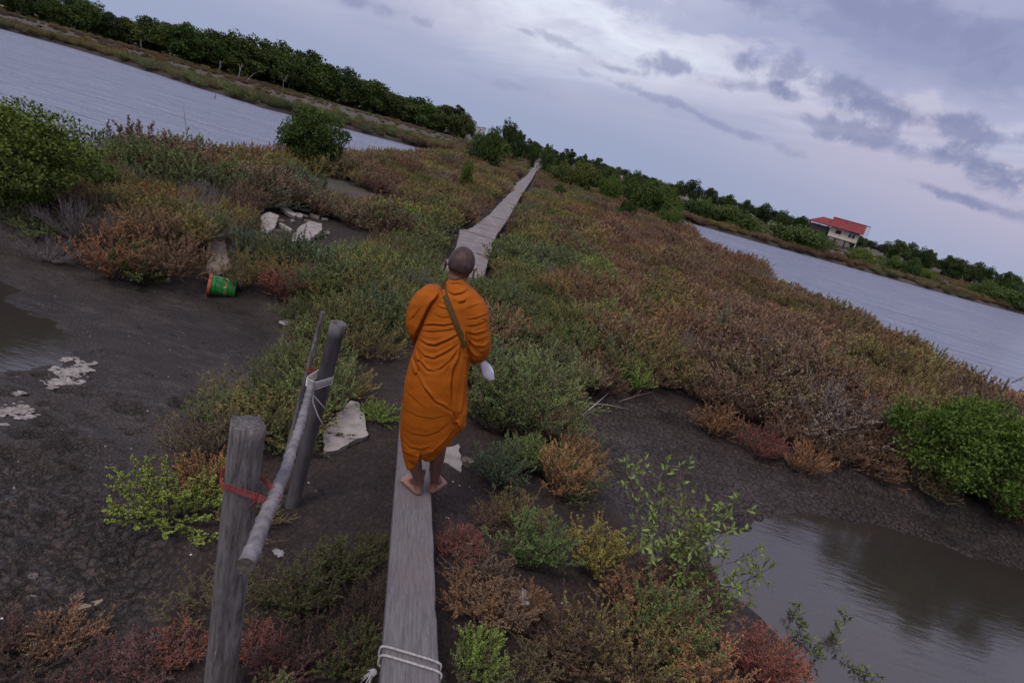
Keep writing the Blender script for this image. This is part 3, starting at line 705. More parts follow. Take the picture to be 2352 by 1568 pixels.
def shrub(px, py, h, w, var, tint, label, group=None, guess=0.0, name="seepweed_shrub", rz=None, xy=None):
    p = gat(px, py, guess) if xy is None else Vector((xy[0], xy[1], zt(*xy)))
    f, s = VAR[var]
    o = empty(name, (p.x, p.y, p.z-.01), R.uniform(0, 6.28) if rz is None else rz)
    o.scale = (w/1.0, w/1.0, h/.98)
    prop(o, label, "shrub", group)
    t = [c*KT*R.uniform(.93, 1.07) for c in T_[tint]]
    if f:
        fo = link("foliage", f, None, o); fo['tint'] = t
    st = link("stems", s, None, o); st['tint'] = t
    if var not in SRC: SRC[var] = (fo if f else None, st)
    return o

def scatter_tree():
    """geometry-node group: a shrub of the stored variant on every point"""
    ng = bpy.data.node_groups.new("scrub_scatter", 'GeometryNodeTree')
    ng.interface.new_socket("Geometry", in_out='INPUT', socket_type='NodeSocketGeometry')
    ng.interface.new_socket("Geometry", in_out='OUTPUT', socket_type='NodeSocketGeometry')
    N = ng.nodes; L = ng.links
    gi = N.new('NodeGroupInput'); go = N.new('NodeGroupOutput'); jn = N.new('GeometryNodeJoinGeometry')
    def named(nm, typ):
        a = N.new('GeometryNodeInputNamedAttribute'); a.data_type = typ; a.inputs['Name'].default_value = nm
        return a.outputs['Attribute']
    va = named('variant', 'FLOAT'); rz = named('rz', 'FLOAT_VECTOR'); sc = named('sc', 'FLOAT_VECTOR')
    m2p = N.new('GeometryNodeMeshToPoints'); L.new(gi.outputs[0], m2p.inputs[0])
    e2r = N.new('FunctionNodeEulerToRotation'); L.new(rz, e2r.inputs[0])
    for v, objs in SRC.items():
        cmp_ = N.new('FunctionNodeCompare'); cmp_.data_type = 'FLOAT'; cmp_.operation = 'EQUAL'
        L.new(va, cmp_.inputs['A']); cmp_.inputs['B'].default_value = float(v); cmp_.inputs['Epsilon'].default_value = .2
        for ob in objs:
            if ob is None: continue
            oi = N.new('GeometryNodeObjectInfo'); oi.transform_space = 'ORIGINAL'; oi.inputs['Object'].default_value = ob
            oi.inputs['As Instance'].default_value = True
            ip = N.new('GeometryNodeInstanceOnPoints'); L.new(m2p.outputs[0], ip.inputs['Points']); L.new(cmp_.outputs[0], ip.inputs['Selection'])
            L.new(oi.outputs['Geometry'], ip.inputs['Instance']); L.new(e2r.outputs[0], ip.inputs['Rotation']); L.new(sc, ip.inputs['Scale'])
            L.new(ip.outputs[0], jn.inputs[0])
    L.new(jn.outputs[0], go.inputs[0])
    return ng
def scrub(name, label, P, S, var, tint, ng):
    """P (n,2) positions, S (n,2) width/height"""
    n = len(P); z = terrain(P[:, 0], P[:, 1])[0]; rng = np.random.default_rng(n)
    me = bpy.data.meshes.new(name); me.vertices.add(n); me.vertices.foreach_set('co', np.c_[P, z-.02].astype(np.float32).ravel())
    def put(nm, typ, key, arr):
        a = me.attributes.new(nm, typ, 'POINT'); a.data.foreach_set(key, np.asarray(arr, np.float32).ravel())
    put('variant', 'FLOAT', 'value', var)
    put('rz', 'FLOAT_VECTOR', 'vector', np.c_[rng.normal(0, .12, n), rng.normal(0, .12, n), rng.uniform(0, 6.28, n)])
    put('sc', 'FLOAT_VECTOR', 'vector', np.c_[S[:, 0]/1.15, S[:, 0]/1.15*rng.uniform(.85, 1.2, n), S[:, 1]/1.02])
    put('tint', 'FLOAT_COLOR', 'color', np.c_[tint, np.ones(n)])
    me.materials.append(M['leaf'])
    o = link(name, me); md = o.modifiers.new("scatter", 'NODES'); md.node_group = ng
    prop(o, label, "scrub", None, 'stuff')
    return o
def jitter_grid(x0, x1, y0, y1, s, rng):
    gx = np.arange(x0, x1, s); gy = np.arange(y0, y1, s*.87); X, Y = np.meshgrid(gx, gy); X[1::2] += s/2
    X = X+rng.uniform(-.42, .42, X.shape)*s; Y = Y+rng.uniform(-.42, .42, Y.shape)*s
    return np.c_[X.ravel(), Y.ravel()]
def path_edges(y):
    R_ = np.interp(y, [8, 12.2, 15.7, 20.4, 32.3, 52, 76, 120], [-.62, -.91, -1.14, -1.22, -1.59, -2.06, -2.78, -4.2])
    L_ = np.interp(y, [8, 12.3, 15.0, 15.05, 19.4, 29.2, 33, 33.1, 38, 38.1, 55, 76, 120], [-1.45, -1.62, -1.98, -1.82, -1.80, -2.06, -2.12, -2.3, -2.3, -2.42, -2.72, -3.45, -4.9])
    return L_, R_
def tint_field(x, y, rng):
    n = len(x); a = fbm(x*.55, y*.55, 201, 3)+rng.normal(0, .06, n); b = fbm(x*.8+7, y*.8, 202, 3)+rng.normal(0, .08, n)
    keys = ['rust', 'brown', 'olive', 'yellow', 'green', 'bright', 'blue', 'red', 'maroon', 'grey', 'pale', 'orange']
    w = {k: np.zeros(n) for k in keys}
    right = sst(-.5, 2.5, x-.06*(y-8)); nearpath = np.exp(-((x+1.2)/1.7)**2)*sst(30, 8, y)
    w['brown'] = .52+.66*right+2.2*a; w['rust'] = .32+.42*right+1.8*b; w['olive'] = .76-.08*right-1.8*a+.5*nearpath
    w['green'] = .30+1.9*nearpath-2.2*b-.25*right+.5*(1-right)*sst(16, 9, y); w['yellow'] = .34-.12*right-1.5*a+1.0*b; w['bright'] = -.05+.6*nearpath-1.4*b
    w['blue'] = .10+.55*(1-right)*sst(18, 8, y)+1.5*a-1.5*b; w['maroon'] = .20+.30*right+1.4*a+.9*b; w['red'] = .02+.4*b+.12*right; w['grey'] = .18+1.2*a
    w['pale'] = .15+.6*b; w['orange'] = .05+.8*b
    Wm = np.stack([np.clip(w[k], .0, None)**2.2 for k in keys], 1)+1e-4; Wm /= Wm.sum(1, keepdims=True)
    cs = np.array([T_[k] for k in keys]); u = rng.uniform(size=n); c = Wm.cumsum(1); i = (u[:, None] > c).sum(1).clip(0, len(keys)-1)
    col = cs[i]*.70+(Wm@cs)*.30
    return col*KT*rng.uniform(.72, 1.28, (n, 1)), i
def build_scrub():
    rng = np.random.default_rng(11); ng = scatter_tree()
    Ps = []; 
    for (y0, y1, s, x0, x1) in ((1.3, 2.3, .30, -4, 4), (2.3, 9, .36, -9, 10.5), (9, 16, .46, -9.5, 11), (16, 30, .60, -10, 12), (30, 60, .88, -11, 14), (60, 110, 1.3, -14, 16)):
        P = jitter_grid(x0, x1, y0, y1, s, rng); Ps.append(np.c_[P, np.full(len(P), s)])
    P = np.concatenate(Ps); x, y, s = P.T
    h, mud, wat, pd, ml, mr = terrain(x, y)
    keep = (h > -.13) & (mud < .35) & (pd < .3)
    Lp, Rp = path_edges(y); keep &= ~((y > 10.0) & (x > Lp-.36-.004*y) & (x < Rp+.30+.010*(y-10)))
    pl = (-.62-.13*(y-4.4)); keep &= ~((y < 4.7) & (np.abs(x-(.12-.285*(y-1.6))) < .26)); keep &= ~((x < -.6) & (y < 2.4) & (x > -1.0))
    for B_, mg in ((BARE, .1), (BARE2, -.02), (BARE3, .0), (BARE4, 0.0), (BARE5, 0.0)): keep &= sdpoly(x, y, B_) > mg
    thin = fbm(x*.9, y*.9, 99, 3); keep &= thin > -.25; keep &= rng.uniform(size=len(x)) > .10
    keep &= ~((y < 4.4) & (rng.uniform(size=len(x)) < .25))
    x, y, s, h = x[keep], y[keep], s[keep], h[keep]; n = len(x)
    sz = 1+.9*fbm(x*.45, y*.45, 71, 3)
    edge = np.minimum(np.abs(ml[keep]), np.abs(mr[keep])); low = sst(0, .8, edge)
    H = (.36+.24*rng.uniform(size=n)**1.5+.12*sst(5, 12, y))*sz*(.72+.28*low)
    H = np.where(y < 5.0, H*.70, H); H = np.where(y < 3.1, H*.62, H); 
    tall = (x < -3.2) & (y > 7.2) & (y < 13); H = np.where(tall, H*1.15, H); H = np.where((x < -5.4) & (y < 11), H*.72, H)
    rg = (x > 2.5) & (y > 7) & (y < 14); H = np.where(rg, H*1.25, H)
    W = np.maximum(H*rng.uniform(1.15, 1.5, n), s*1.12)
    tint, ti = tint_field(x, y, rng); nr = (y < 3.3) & (x < 1.2); tint[nr] = tint[nr]*.45+np.array(T_['dkbrown'])*.65  # near scrub browner, and darkened: foreground shade and vignette put into its tint
    var = rng.choice([0, 1, 2, 3], n, p=[.3, .25, .3, .15]).astype(float); fv = y > 12.5+rng.uniform(-1.5, 1.5, n); var[fv] = rng.choice([6., 7.], fv.sum()); var[rng.uniform(size=n) < .03] = 5
    var[(ti == 9) & (rng.uniform(size=n) < .5)] = 5
    r = x > -1.6-.02*y
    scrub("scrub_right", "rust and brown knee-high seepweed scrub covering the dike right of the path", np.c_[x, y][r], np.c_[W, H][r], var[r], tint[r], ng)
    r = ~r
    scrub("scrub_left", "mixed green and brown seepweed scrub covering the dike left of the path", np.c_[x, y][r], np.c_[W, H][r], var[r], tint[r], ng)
    # far banks, past the ponds
    for nm, lb, xr, seed in (("scrub_far_left", "low green and reddish scrub on the far bank of the left pond", (-120, -9), 5), ("scrub_far_right", "low olive and orange scrub on the far bank of the right pond", (10, 95), 6)):
        rng = np.random.default_rng(seed)
        P = jitter_grid(xr[0], xr[1], 50, 150, 1.05, rng); x, y = P.T; h, mud, wat, pd, ml, mr = terrain(x, y)
        pdist = sdpoly(x, y, POND1 if seed == 5 else POND2); edge = (pdist < 6.5) & (y < 100); nz = fbm(x*.07, y*.2, 300+seed, 3)
        q = rng.uniform(size=len(x)); keep = (h > -.15) & (pd < .3) & ((edge & (q < .85)) | ((nz > .06) & (q < .55)) | (q < .05))
        if seed == 6: keep &= ~((np.abs(x-52) < 7) & (np.abs(y-106) < 10))
        x, y = x[keep], y[keep]; n = len(x); tt, ti = tint_field(x*.22+4, y*.22, rng)
        tt = tt*.8+np.array([.03, .045, .012])*(fbm(x*.05+3, y*.05, 77, 2)[:, None] > -.05); H = rng.uniform(.35, .75, n)*np.where(y > 80, .6, 1.0)
        scrub(nm, lb, np.c_[x, y], np.c_[H*1.9, H], rng.choice([6., 7.], n), tt, ng)

def tree(name, meshes, p, s, tint, label, cat="tree", group=None, rz=None, sz=None):
    o = empty(name, p, R.uniform(0, 6.28) if rz is None else rz); o.scale = (s, s, sz or s)
    prop(o, label, cat, group)
    t = [c*R.uniform(.9, 1.1) for c in tint]
    for nm, me in zip(("crown", "trunk") if name != "mangrove_sapling" else ("leaves", "stems"), meshes):
        c = link(nm, me, None, o); c['tint'] = t
    return o
def build_trees():
    G = (.058, .090, .024); D = (.038, .062, .020); Y = (.088, .125, .028)
    far = [tree_meshes(20+i, 6.0, 2.9, 64, 95, .36, .14, 2, .02, 1.0) for i in range(5)]
    slim = [tree_meshes(40+i, 6.0, 1.9, 34, 110, .30, .12, 1, .22, 1.0, .5) for i in range(3)]
    bush = [tree_meshes(60+i, 2.6, 1.9, 70, 170, .16, .06, 3, .0, 1.0) for i in range(3)]
    for c, t in far+slim+bush: c.materials.append(M['green_leaf']); t.materials.append(M['bark'])
    # wooded row beyond the left pond: tops traced along the skyline
    tops = [(20, 2), (70, -2), (108, 4), (134, 8), (172, 8), (196, 18), (220, 24), (260, 32), (300, 40), (348, 52), (375, 58), (404, 58), (436, 66), (466, 70), (500, 80), (528, 82), (548, 92), (568, 94),
            (596, 104), (626, 116), (652, 117), (680, 126), (706, 132), (734, 142), (768, 151), (802, 168), (828, 182), (858, 192), (885, 198), (915, 216), (947, 226), (972, 234), (994, 238), (1020, 250), (1048, 244), (1070, 262)]
    for i, (x, yt) in enumerate(tops):
        Yd = 104+.030*x+R.uniform(-3, 3)
        p = atY(x, yt, Yd); H = max(4.2, p.z-.3); z = zt(p.x, p.y)
        k = H/6.0
        if i in (33, 34, 35): lb = "one of the tall ragged mangroves ending the wooded row beyond the left pond"
        else: lb = "dense dark mangrove in the wooded row beyond the left pond"
        m_ = slim[i % 3] if i == 34 else far[i % 5]
        tree("mangrove_tree", m_, (p.x, p.y, z-.1), k*(1.15 if i != 34 else 1.25), (G, D, (.07, .10, .028))[i % 3], lb, group="mangroves of the wooded row beyond the left pond", sz=k*R.uniform(.92, 1.22))
    for i in range(30):
        x = 10+i*36; Yd = 112+.03*x+R.uniform(0, 6); j = np.interp(x, [t[0] for t in tops], [t[1] for t in tops])
        p = atY(x+R.uniform(-9, 9), j+R.uniform(4, 12), Yd); k = max(4.0, p.z-.3)/6
        tree("mangrove_tree", far[(i*3+1) % 5], (p.x, p.y, zt(p.x, p.y)-.1), k, D, "dense dark mangrove in the wooded row beyond the left pond", group="mangroves of the wooded row beyond the left pond")
    # trees about the end of the path
    def T(px, ytop, Yd, wpx, ms, tint, label, group=None, low=0):
        p = atY(px, ytop, Yd); z = zt(p.x, p.y); H = p.z-z; dep = Yd*F/ray(px, ytop)[1]; w = wpx*dep/F
        H0, R0 = {id(a): (6.0, 2.9*1.2) for a in far}.get(id(ms)) or {id(a): (6.0, 1.9*1.25) for a in slim}.get(id(ms)) or (2.6, 1.9*1.2)
        return tree("mangrove_tree" if H > 2.2 else "mangrove_bush", ms, (p.x, p.y, z-.05), w/2/R0, tint, label, "tree" if H > 2.2 else "bush", group, sz=H/H0)
    T(1130, 300, 50, 98, bush[0], G, "round dark mangrove left of the path, in front of two pale pillars")
    T(1080, 366, 26, 30, bush[1], Y, "small green mangrove sprig at the left foot of the round tree by the path")
    T(1172, 278, 78, 62, far[1], D, "tallest dark tree left of the end of the path, behind the round mangrove")
    T(1200, 300, 84, 44, far[2], D, "dark tree stepping down to the right of the tallest tree by the path end")
    T(1226, 318, 95, 46, slim[0], D, "thin airy tree just above the end of the path")
    T(1228, 330, 82, 40, bush[2], D, "low dark bush left of the small white gate")
    T(1267, 331, 72, 38, far[3], G, "upright dark tree immediately right of the small white gate")
    T(1292, 352, 90, 34, far[0], D, "small dark tree behind the upright tree right of the gate")
    T(1315, 338, 95, 36, slim[1], D, "bare-topped slim tree standing third right of the gate")
    T(1346, 352, 92, 22, slim[2], D, "narrowest tree on the skyline right of the gate")
    T(1382, 363, 90, 46, far[4], D, "broad-topped dark tree on the skyline beside the pink roof")
    for i, (px, yt, Yd, w, ti) in enumerate(((1265, 390, 62, 26, G), (1340, 378, 52, 84, Y), (1300, 384, 56, 54, G), (1290, 428, 40, 30, G), (1420, 395, 60, 62, G), (1412, 410, 52, 50, Y), (1462, 402, 62, 50, G), (1505, 420, 46, 96, G), (1450, 462, 36, 34, D), (1540, 440, 52, 60, Y), (1378, 388, 66, 50, D), (1550, 482, 40, 50, Y))):
        lb = ["pale small bush by the right edge of the path end", "largest round bush on the dike right of the path end", "bush between the path end and the largest round bush", "small lone bush below the round bush right of the path",
              "dark bush in the middle of the row right of the round bush", "light green bush fronting the middle of the row on the dike", "bush left of the widest leafy one on the dike", "widest leafy bush where the dike meets the right pond",
              "small dark bush standing out left below the widest bush", "light green bush touching the pond's far left corner", "dark bush behind the largest round bush", "low yellow-green bush at the corner of the right pond"][i]
        T(px, yt-5, Yd, w*1.18, bush[i % 3], ti, lb)
    # far bank of the right pond
    for i, (px, yt, w, ti, lb) in enumerate(((1590, 462, 84, D, "dark bush at the left end of the right pond's far bank"), (1628, 460, 40, G, "upright bush beside the dark one at the far bank's left end"), (1700, 486, 112, G, "long round green hedge-like bush on the far bank"),
            (1660, 500, 40, D, "low dark bush left against the long green bush"), (1845, 524, 120, G, "large bush hiding the lower left of the red-roofed house"), (1880, 540, 60, G, "bush growing against the stilts of the red-roofed house"), (1990, 578, 66, Y, "bright green bush on the bank right of the red-roofed house"), (2062, 596, 52, G, "second green bush on the bank right of the red-roofed house"),
            (2105, 600, 46, D, "small dark bush behind the second green bank bush"), (2130, 622, 44, Y, "low yellow-green bush right of the second bank bush"), (2150, 638, 26, G, "smallest round bush on the water's edge of the far bank"), (2275, 650, 50, G, "round bush alone above the bank near the right frame edge"), (2310, 664, 110, G, "low spreading bush at the water near the right frame edge"), (2345, 655, 50, D, "bush cut by the right frame edge"))):
        Yb = 68.5+.010*(px-1560)
        T(px, yt-5, Yb+R.uniform(0, 3), w*1.15, bush[(i+1) % 3], [c*1.35 for c in ti], lb)
    sky = [(1566, 417, 34), (1600, 414, 44), (1640, 432, 40), (1680, 446, 34), (1720, 458, 26), (1765, 470, 46), (1805, 484, 34), (1850, 496, 40), (1975, 540, 30), (2070, 551, 48), (2100, 560, 46), (2128, 570, 36), (2145, 574, 34), (2200, 590, 54), (2218, 596, 40), (2252, 604, 50), (2278, 614, 40), (2325, 624, 40), (2346, 634, 36)]
    for i, (px, yt, w) in enumerate(sky):
        Yd = 132+R.uniform(-6, 8)
        T(px, yt, Yd, w*1.15, far[i % 5], D if i % 3 else G, "dark mangrove on the skyline beyond the right pond", "skyline mangroves beyond the right pond")
    for i in range(60):
        px = 1240+i*18.8+R.uniform(-6, 6); yh = 345+.285*(px-1240); Yd = R.uniform(230, 330)
        T(px, yh-R.uniform(9, 15), Yd, R.uniform(26, 40), far[i % 5], (.045, .062, .035), "tiny distant tree on the horizon, right of the path end", "distant horizon trees")
    # leafy near mangroves
    nb = tree_meshes(81, 1.75, 1.05, 80, 230, .060, .035, 5, .12, 1.0); nc = tree_meshes(82, 1.35, .95, 80, 260, .050, .03, 4, .0, 1.0)
    nd = tree_meshes(83, 2.3, 1.55, 80, 260, .115, .05, 3, .02, 1.0)
    for c, t in (nb, nc, nd): c.materials.append(M['green_leaf']); t.materials.append(M['bark'])
    tree("mangrove_tree", nb, (-6.55, 7.45, zt(-6.55, 7.45)-.03), .80, (.100, .140, .026), "leafy yellow-green mangrove at the left frame edge, over the mud", sz=.80)
    tree("mangrove_tree", nb, (-7.5, 7.9, zt(-7.5, 7.9)-.03), .85, (.090, .128, .025), "mangrove half cut off by the left frame edge, behind the leafy one", rz=2.0, sz=.80)
    p = atY(710, 350, 20.0)
    tree("mangrove_tree", nd, (p.x, 20.0, zt(p.x, 20.0)-.02), .60, (.048, .082, .021), "round dense mangrove on the dike edge against the left pond", sz=.80)
    tree("mangrove_bush", nc, (5.75, 7.15, zt(5.75, 7.15)-.02), .84, (.072, .120, .022), "vivid green leafy bush overhanging the right mud pool", "bush", sz=.92, rz=.4)
    tree("mangrove_bush", nc, (6.95, 7.3, zt(6.95, 7.3)-.02), .80, (.066, .108, .022), "second vivid green bush, cut by the right frame edge", "bush", rz=2.5, sz=.85)
    # open saplings
    s1 = sapling_meshes(5, .85, 7, 7, .055, .42); s2 = sapling_meshes(6, .5, 5, 8, .055, 1.1, .8); s3 = sapling_meshes(7, .8, 5, 6, .06, .55)
    for f, t in (s1, s2, s3): f.materials.append(M['green_leaf']); t.materials.append(M['twig'])
    def sap(px, py, ms, s, tint, label, rz=0.0, guess=-.2, sz=None, tilt=None):
        p = gat(px, py, guess); o = tree("mangrove_sapling", ms, (p.x, p.y, p.z-.02), s, tint, label, "sapling", None, rz, sz)
        if tilt: o.rotation_euler = (tilt[0], tilt[1], rz)
    Gs = (.115, .165, .048)
    sap(1475, 1330, s1, .98, (.18, .25, .075), "open leafy sapling rising in front of the cracked mud", 0, -.2)
    sap(1560, 1400, s1, .80, (.13, .19, .055), "leafy sapling leaning out over the right pool", 1.0, -.2, tilt=(0, .5))
    sap(1640, 1440, s3, .62, (.17, .24, .08), "thin sapling with few narrow leaves above the pool", 2.0, -.22, tilt=(0, .55))
    sap(1880, 1500, s2, .80, (.12, .17, .065), "small leafy sprig standing in the pool water", .4, -.22)
    sap(720, 700, s1, .55, (.16, .17, .035), "yellow-green sapling growing through the dark red shrub", .5, 0)
    sap(333, 345, s1, .8, (.055, .09, .03), "small dark sapling at the dike edge against the left pond", .5, 0)
    sap(1700, 620, s1, 1.0, (.06, .095, .03), "dark sapling at the dike edge against the right pond", .5, 0)
    sap(1300, 840, s1, .60, (.085, .14, .035), "leafy light green sapling among the scrub right of the walking man", 2.5, 0)
    sap(1255, 800, s1, .55, (.10, .15, .04), "leafy sapling tuft close behind the man's right elbow", .9, 0)

def build_shrubs():
    S = shrub
    S(392, 1185, .30, .50, 4, 'bright', "rounded yellow-green succulent shrub alone on the left mud", guess=-.15)
    S(475, 1120, .24, .30, 4, 'orange', "orange-tipped shrub against the back of the rounded yellow-green one", guess=-.1)
    S(640, 990, .30, .62, 4, 'olive', "low olive shrub left of the plastic pipe")
    S(770, 905, .30, .50, 2, 'yellow', "low tawny shrub right of the plastic pipe, above the slab")
    S(870, 962, .14, .28, 4, 'bright', "tiny bright green tuft left of the man's robe")
    S(660, 690, .42, .62, 0, 'red', "dark red seepweed shrub right of the green bucket")
    S(720, 678, .36, .5, 1, 'maroon', "maroon seepweed shrub touching the right side of the red one")
    S(712, 830, .26, .36, 0, 'maroon', "small maroon shrub left of the top of the pole")
    S(800, 760, .34, .46, 1, 'orange', "orange-brown shrub just above the pipe's open end")
    S(850, 820, .40, .56, 2, 'olive', "dull olive shrub right of the pipe's open end")
    S(1140, 1110, .34, .36, 4, 'blue', "blue-green shrub right of the man's shins")
    S(1190, 1080, .30, .34, 3, 'green', "green shrub behind the blue-green one")
    S(1215, 1300, .36, .40, 1, 'green', "olive-green shrub standing apart, below the orange one")
    S(1180, 1215, .28, .34, 2, 'olive', "brownish green shrub joined to the left of the olive-green one")
    S(1350, 1315, .34, .38, 3, 'yellow', "yellow-green upright shrub left of the open sapling")
    S(1280, 1130, .42, .42, 0, 'orange', "orange seepweed shrub right of the blue-green one")
    S(1320, 1085, .34, .36, 1, 'rust', "rusty shrub on the edge of the cracked mud")
    S(1240, 1010, .42, .44, 0, 'brown', "brown shrub behind the orange one, beside the man")
    S(1090, 1560, .26, .26, 3, 'bright', "small fresh green shrub at the right edge of the plank")
    S(1420, 1560, .40, .50, 2, 'olive', "big olive shrub at the bottom edge, left of the pool")
    S(1520, 1500, .38, .44, 1, 'green', "grey-green shrub at the bottom, beside the pool")
    S(1600, 1590, .34, .40, 0, 'orange', "orange feathery shrub at the bottom edge by the pool")
    S(1730, 1560, .30, .40, 1, 'red', "red-brown shrub standing at the pool's edge")
    S(1790, 1545, .22, .24, 0, 'orange', "orange shrub joined to the right of the red-brown one")
    S(1460, 1430, .30, .40, 0, 'rust', "rusty brown shrub below the open sapling")
    S(1560, 1360, .26, .34, 1, 'maroon', "purple-brown shrub at the sapling's foot")
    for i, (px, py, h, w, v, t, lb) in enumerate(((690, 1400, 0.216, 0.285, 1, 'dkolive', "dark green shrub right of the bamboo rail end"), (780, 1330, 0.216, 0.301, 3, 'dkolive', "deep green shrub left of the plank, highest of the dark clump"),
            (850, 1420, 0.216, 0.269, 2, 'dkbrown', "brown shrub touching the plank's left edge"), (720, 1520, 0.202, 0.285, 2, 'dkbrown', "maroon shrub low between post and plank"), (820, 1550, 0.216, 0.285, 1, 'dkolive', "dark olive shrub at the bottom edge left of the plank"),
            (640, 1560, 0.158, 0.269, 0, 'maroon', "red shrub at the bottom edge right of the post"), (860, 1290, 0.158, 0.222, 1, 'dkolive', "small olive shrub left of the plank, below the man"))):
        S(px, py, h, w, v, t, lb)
    for i, (px, py, h, w, v, t, lb) in enumerate(((1050, 1270, .17, .26, 0, 'red', "low reddish tuft right of the plank, nearest the man's heels"), (1100, 1330, .20, .30, 2, 'brown', "low brown tuft right of the plank, below the reddish one"), (1070, 1400, .20, .30, 0, 'rust', "low rusty tuft right of the plank, halfway down"),
            (1130, 1440, .22, .32, 1, 'brown', "spreading brown tuft right of the plank above the fresh green shrub"), (1120, 1200, .14, .2, 2, 'brown', "small brown tuft on the bare dirt right of the man's heels"), (1200, 1400, .16, .24, 0, 'rust', "rust tuft beside the pale stone"), (1290, 1440, .12, .18, 0, 'pale', "thin pale tuft on bare dirt right of the pale stone"))):
        S(px, py, h, w, v, t, lb)
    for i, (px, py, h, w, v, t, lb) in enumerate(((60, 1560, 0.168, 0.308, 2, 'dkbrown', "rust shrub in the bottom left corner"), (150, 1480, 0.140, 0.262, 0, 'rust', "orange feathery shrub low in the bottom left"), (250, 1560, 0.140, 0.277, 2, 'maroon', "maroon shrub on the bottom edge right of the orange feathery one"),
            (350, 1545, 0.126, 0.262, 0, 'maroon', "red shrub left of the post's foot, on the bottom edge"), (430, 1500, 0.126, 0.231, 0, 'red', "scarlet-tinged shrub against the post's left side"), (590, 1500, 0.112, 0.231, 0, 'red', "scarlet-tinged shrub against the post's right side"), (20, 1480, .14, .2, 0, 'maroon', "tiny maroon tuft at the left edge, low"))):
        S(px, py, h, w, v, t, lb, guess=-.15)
    # left bank of scrub above the mud
    for i, (px, py, h, w, v, t, lb) in enumerate(((265, 640, .62, .75, 0, 'rust', "tall rust shrub on the bank, nearest the leafy mangrove"), (330, 640, .52, .6, 4, 'green', "green-footed shrub above the mud, left of the slab"), (410, 640, .5, .6, 1, 'brown', "brown shrub above the mud, left of the tilted slab"),
            (560, 660, .52, .5, 2, 'olive', "olive shrub between the tilted slab and the red shrub"), (570, 600, .50, .5, 1, 'blue', "grey-green shrub behind the olive one near the rubble"), (470, 560, .55, .7, 5, 'grey', "dead grey brush on the bank behind the tilted slab"), (180, 550, .55, .7, 5, 'grey', "dead grey brush right of the leafy mangrove"),
            (110, 600, .35, .6, 5, 'grey', "dead brush in the shade under the leafy mangrove"), (1370, 905, .34, .34, 0, 'maroon', "purple shrub at the back of the cracked mud"), (1440, 900, .40, .44, 3, 'bright', "yellow-green shrub right of the purple one"), (1840, 1085, .42, .44, 0, 'orange', "orange shrub overhanging the mud left of the vivid green bush"),
            (1640, 1000, .4, .5, 1, 'rust', "rust shrub overhanging the back of the cracked mud"), (1740, 1050, .4, .46, 0, 'red', "reddish shrub hanging over the bank of the right mud"))):
        S(px, py, h, w, v, t, lb)
    S(640, 418, .55, .9, 6, 'olive', "olive shrub at the left end of the bare gravel patch", xy=(-8.4, 16.6))
    S(880, 500, .5, .8, 7, 'blue', "bluish green shrub at the right end of the bare gravel patch", xy=(-3.7, 14.2))
    S(1090, 640, .40, .5, 0, 'brown', "brown shrub at the near end of the concrete path", xy=(-.15, 9.3))

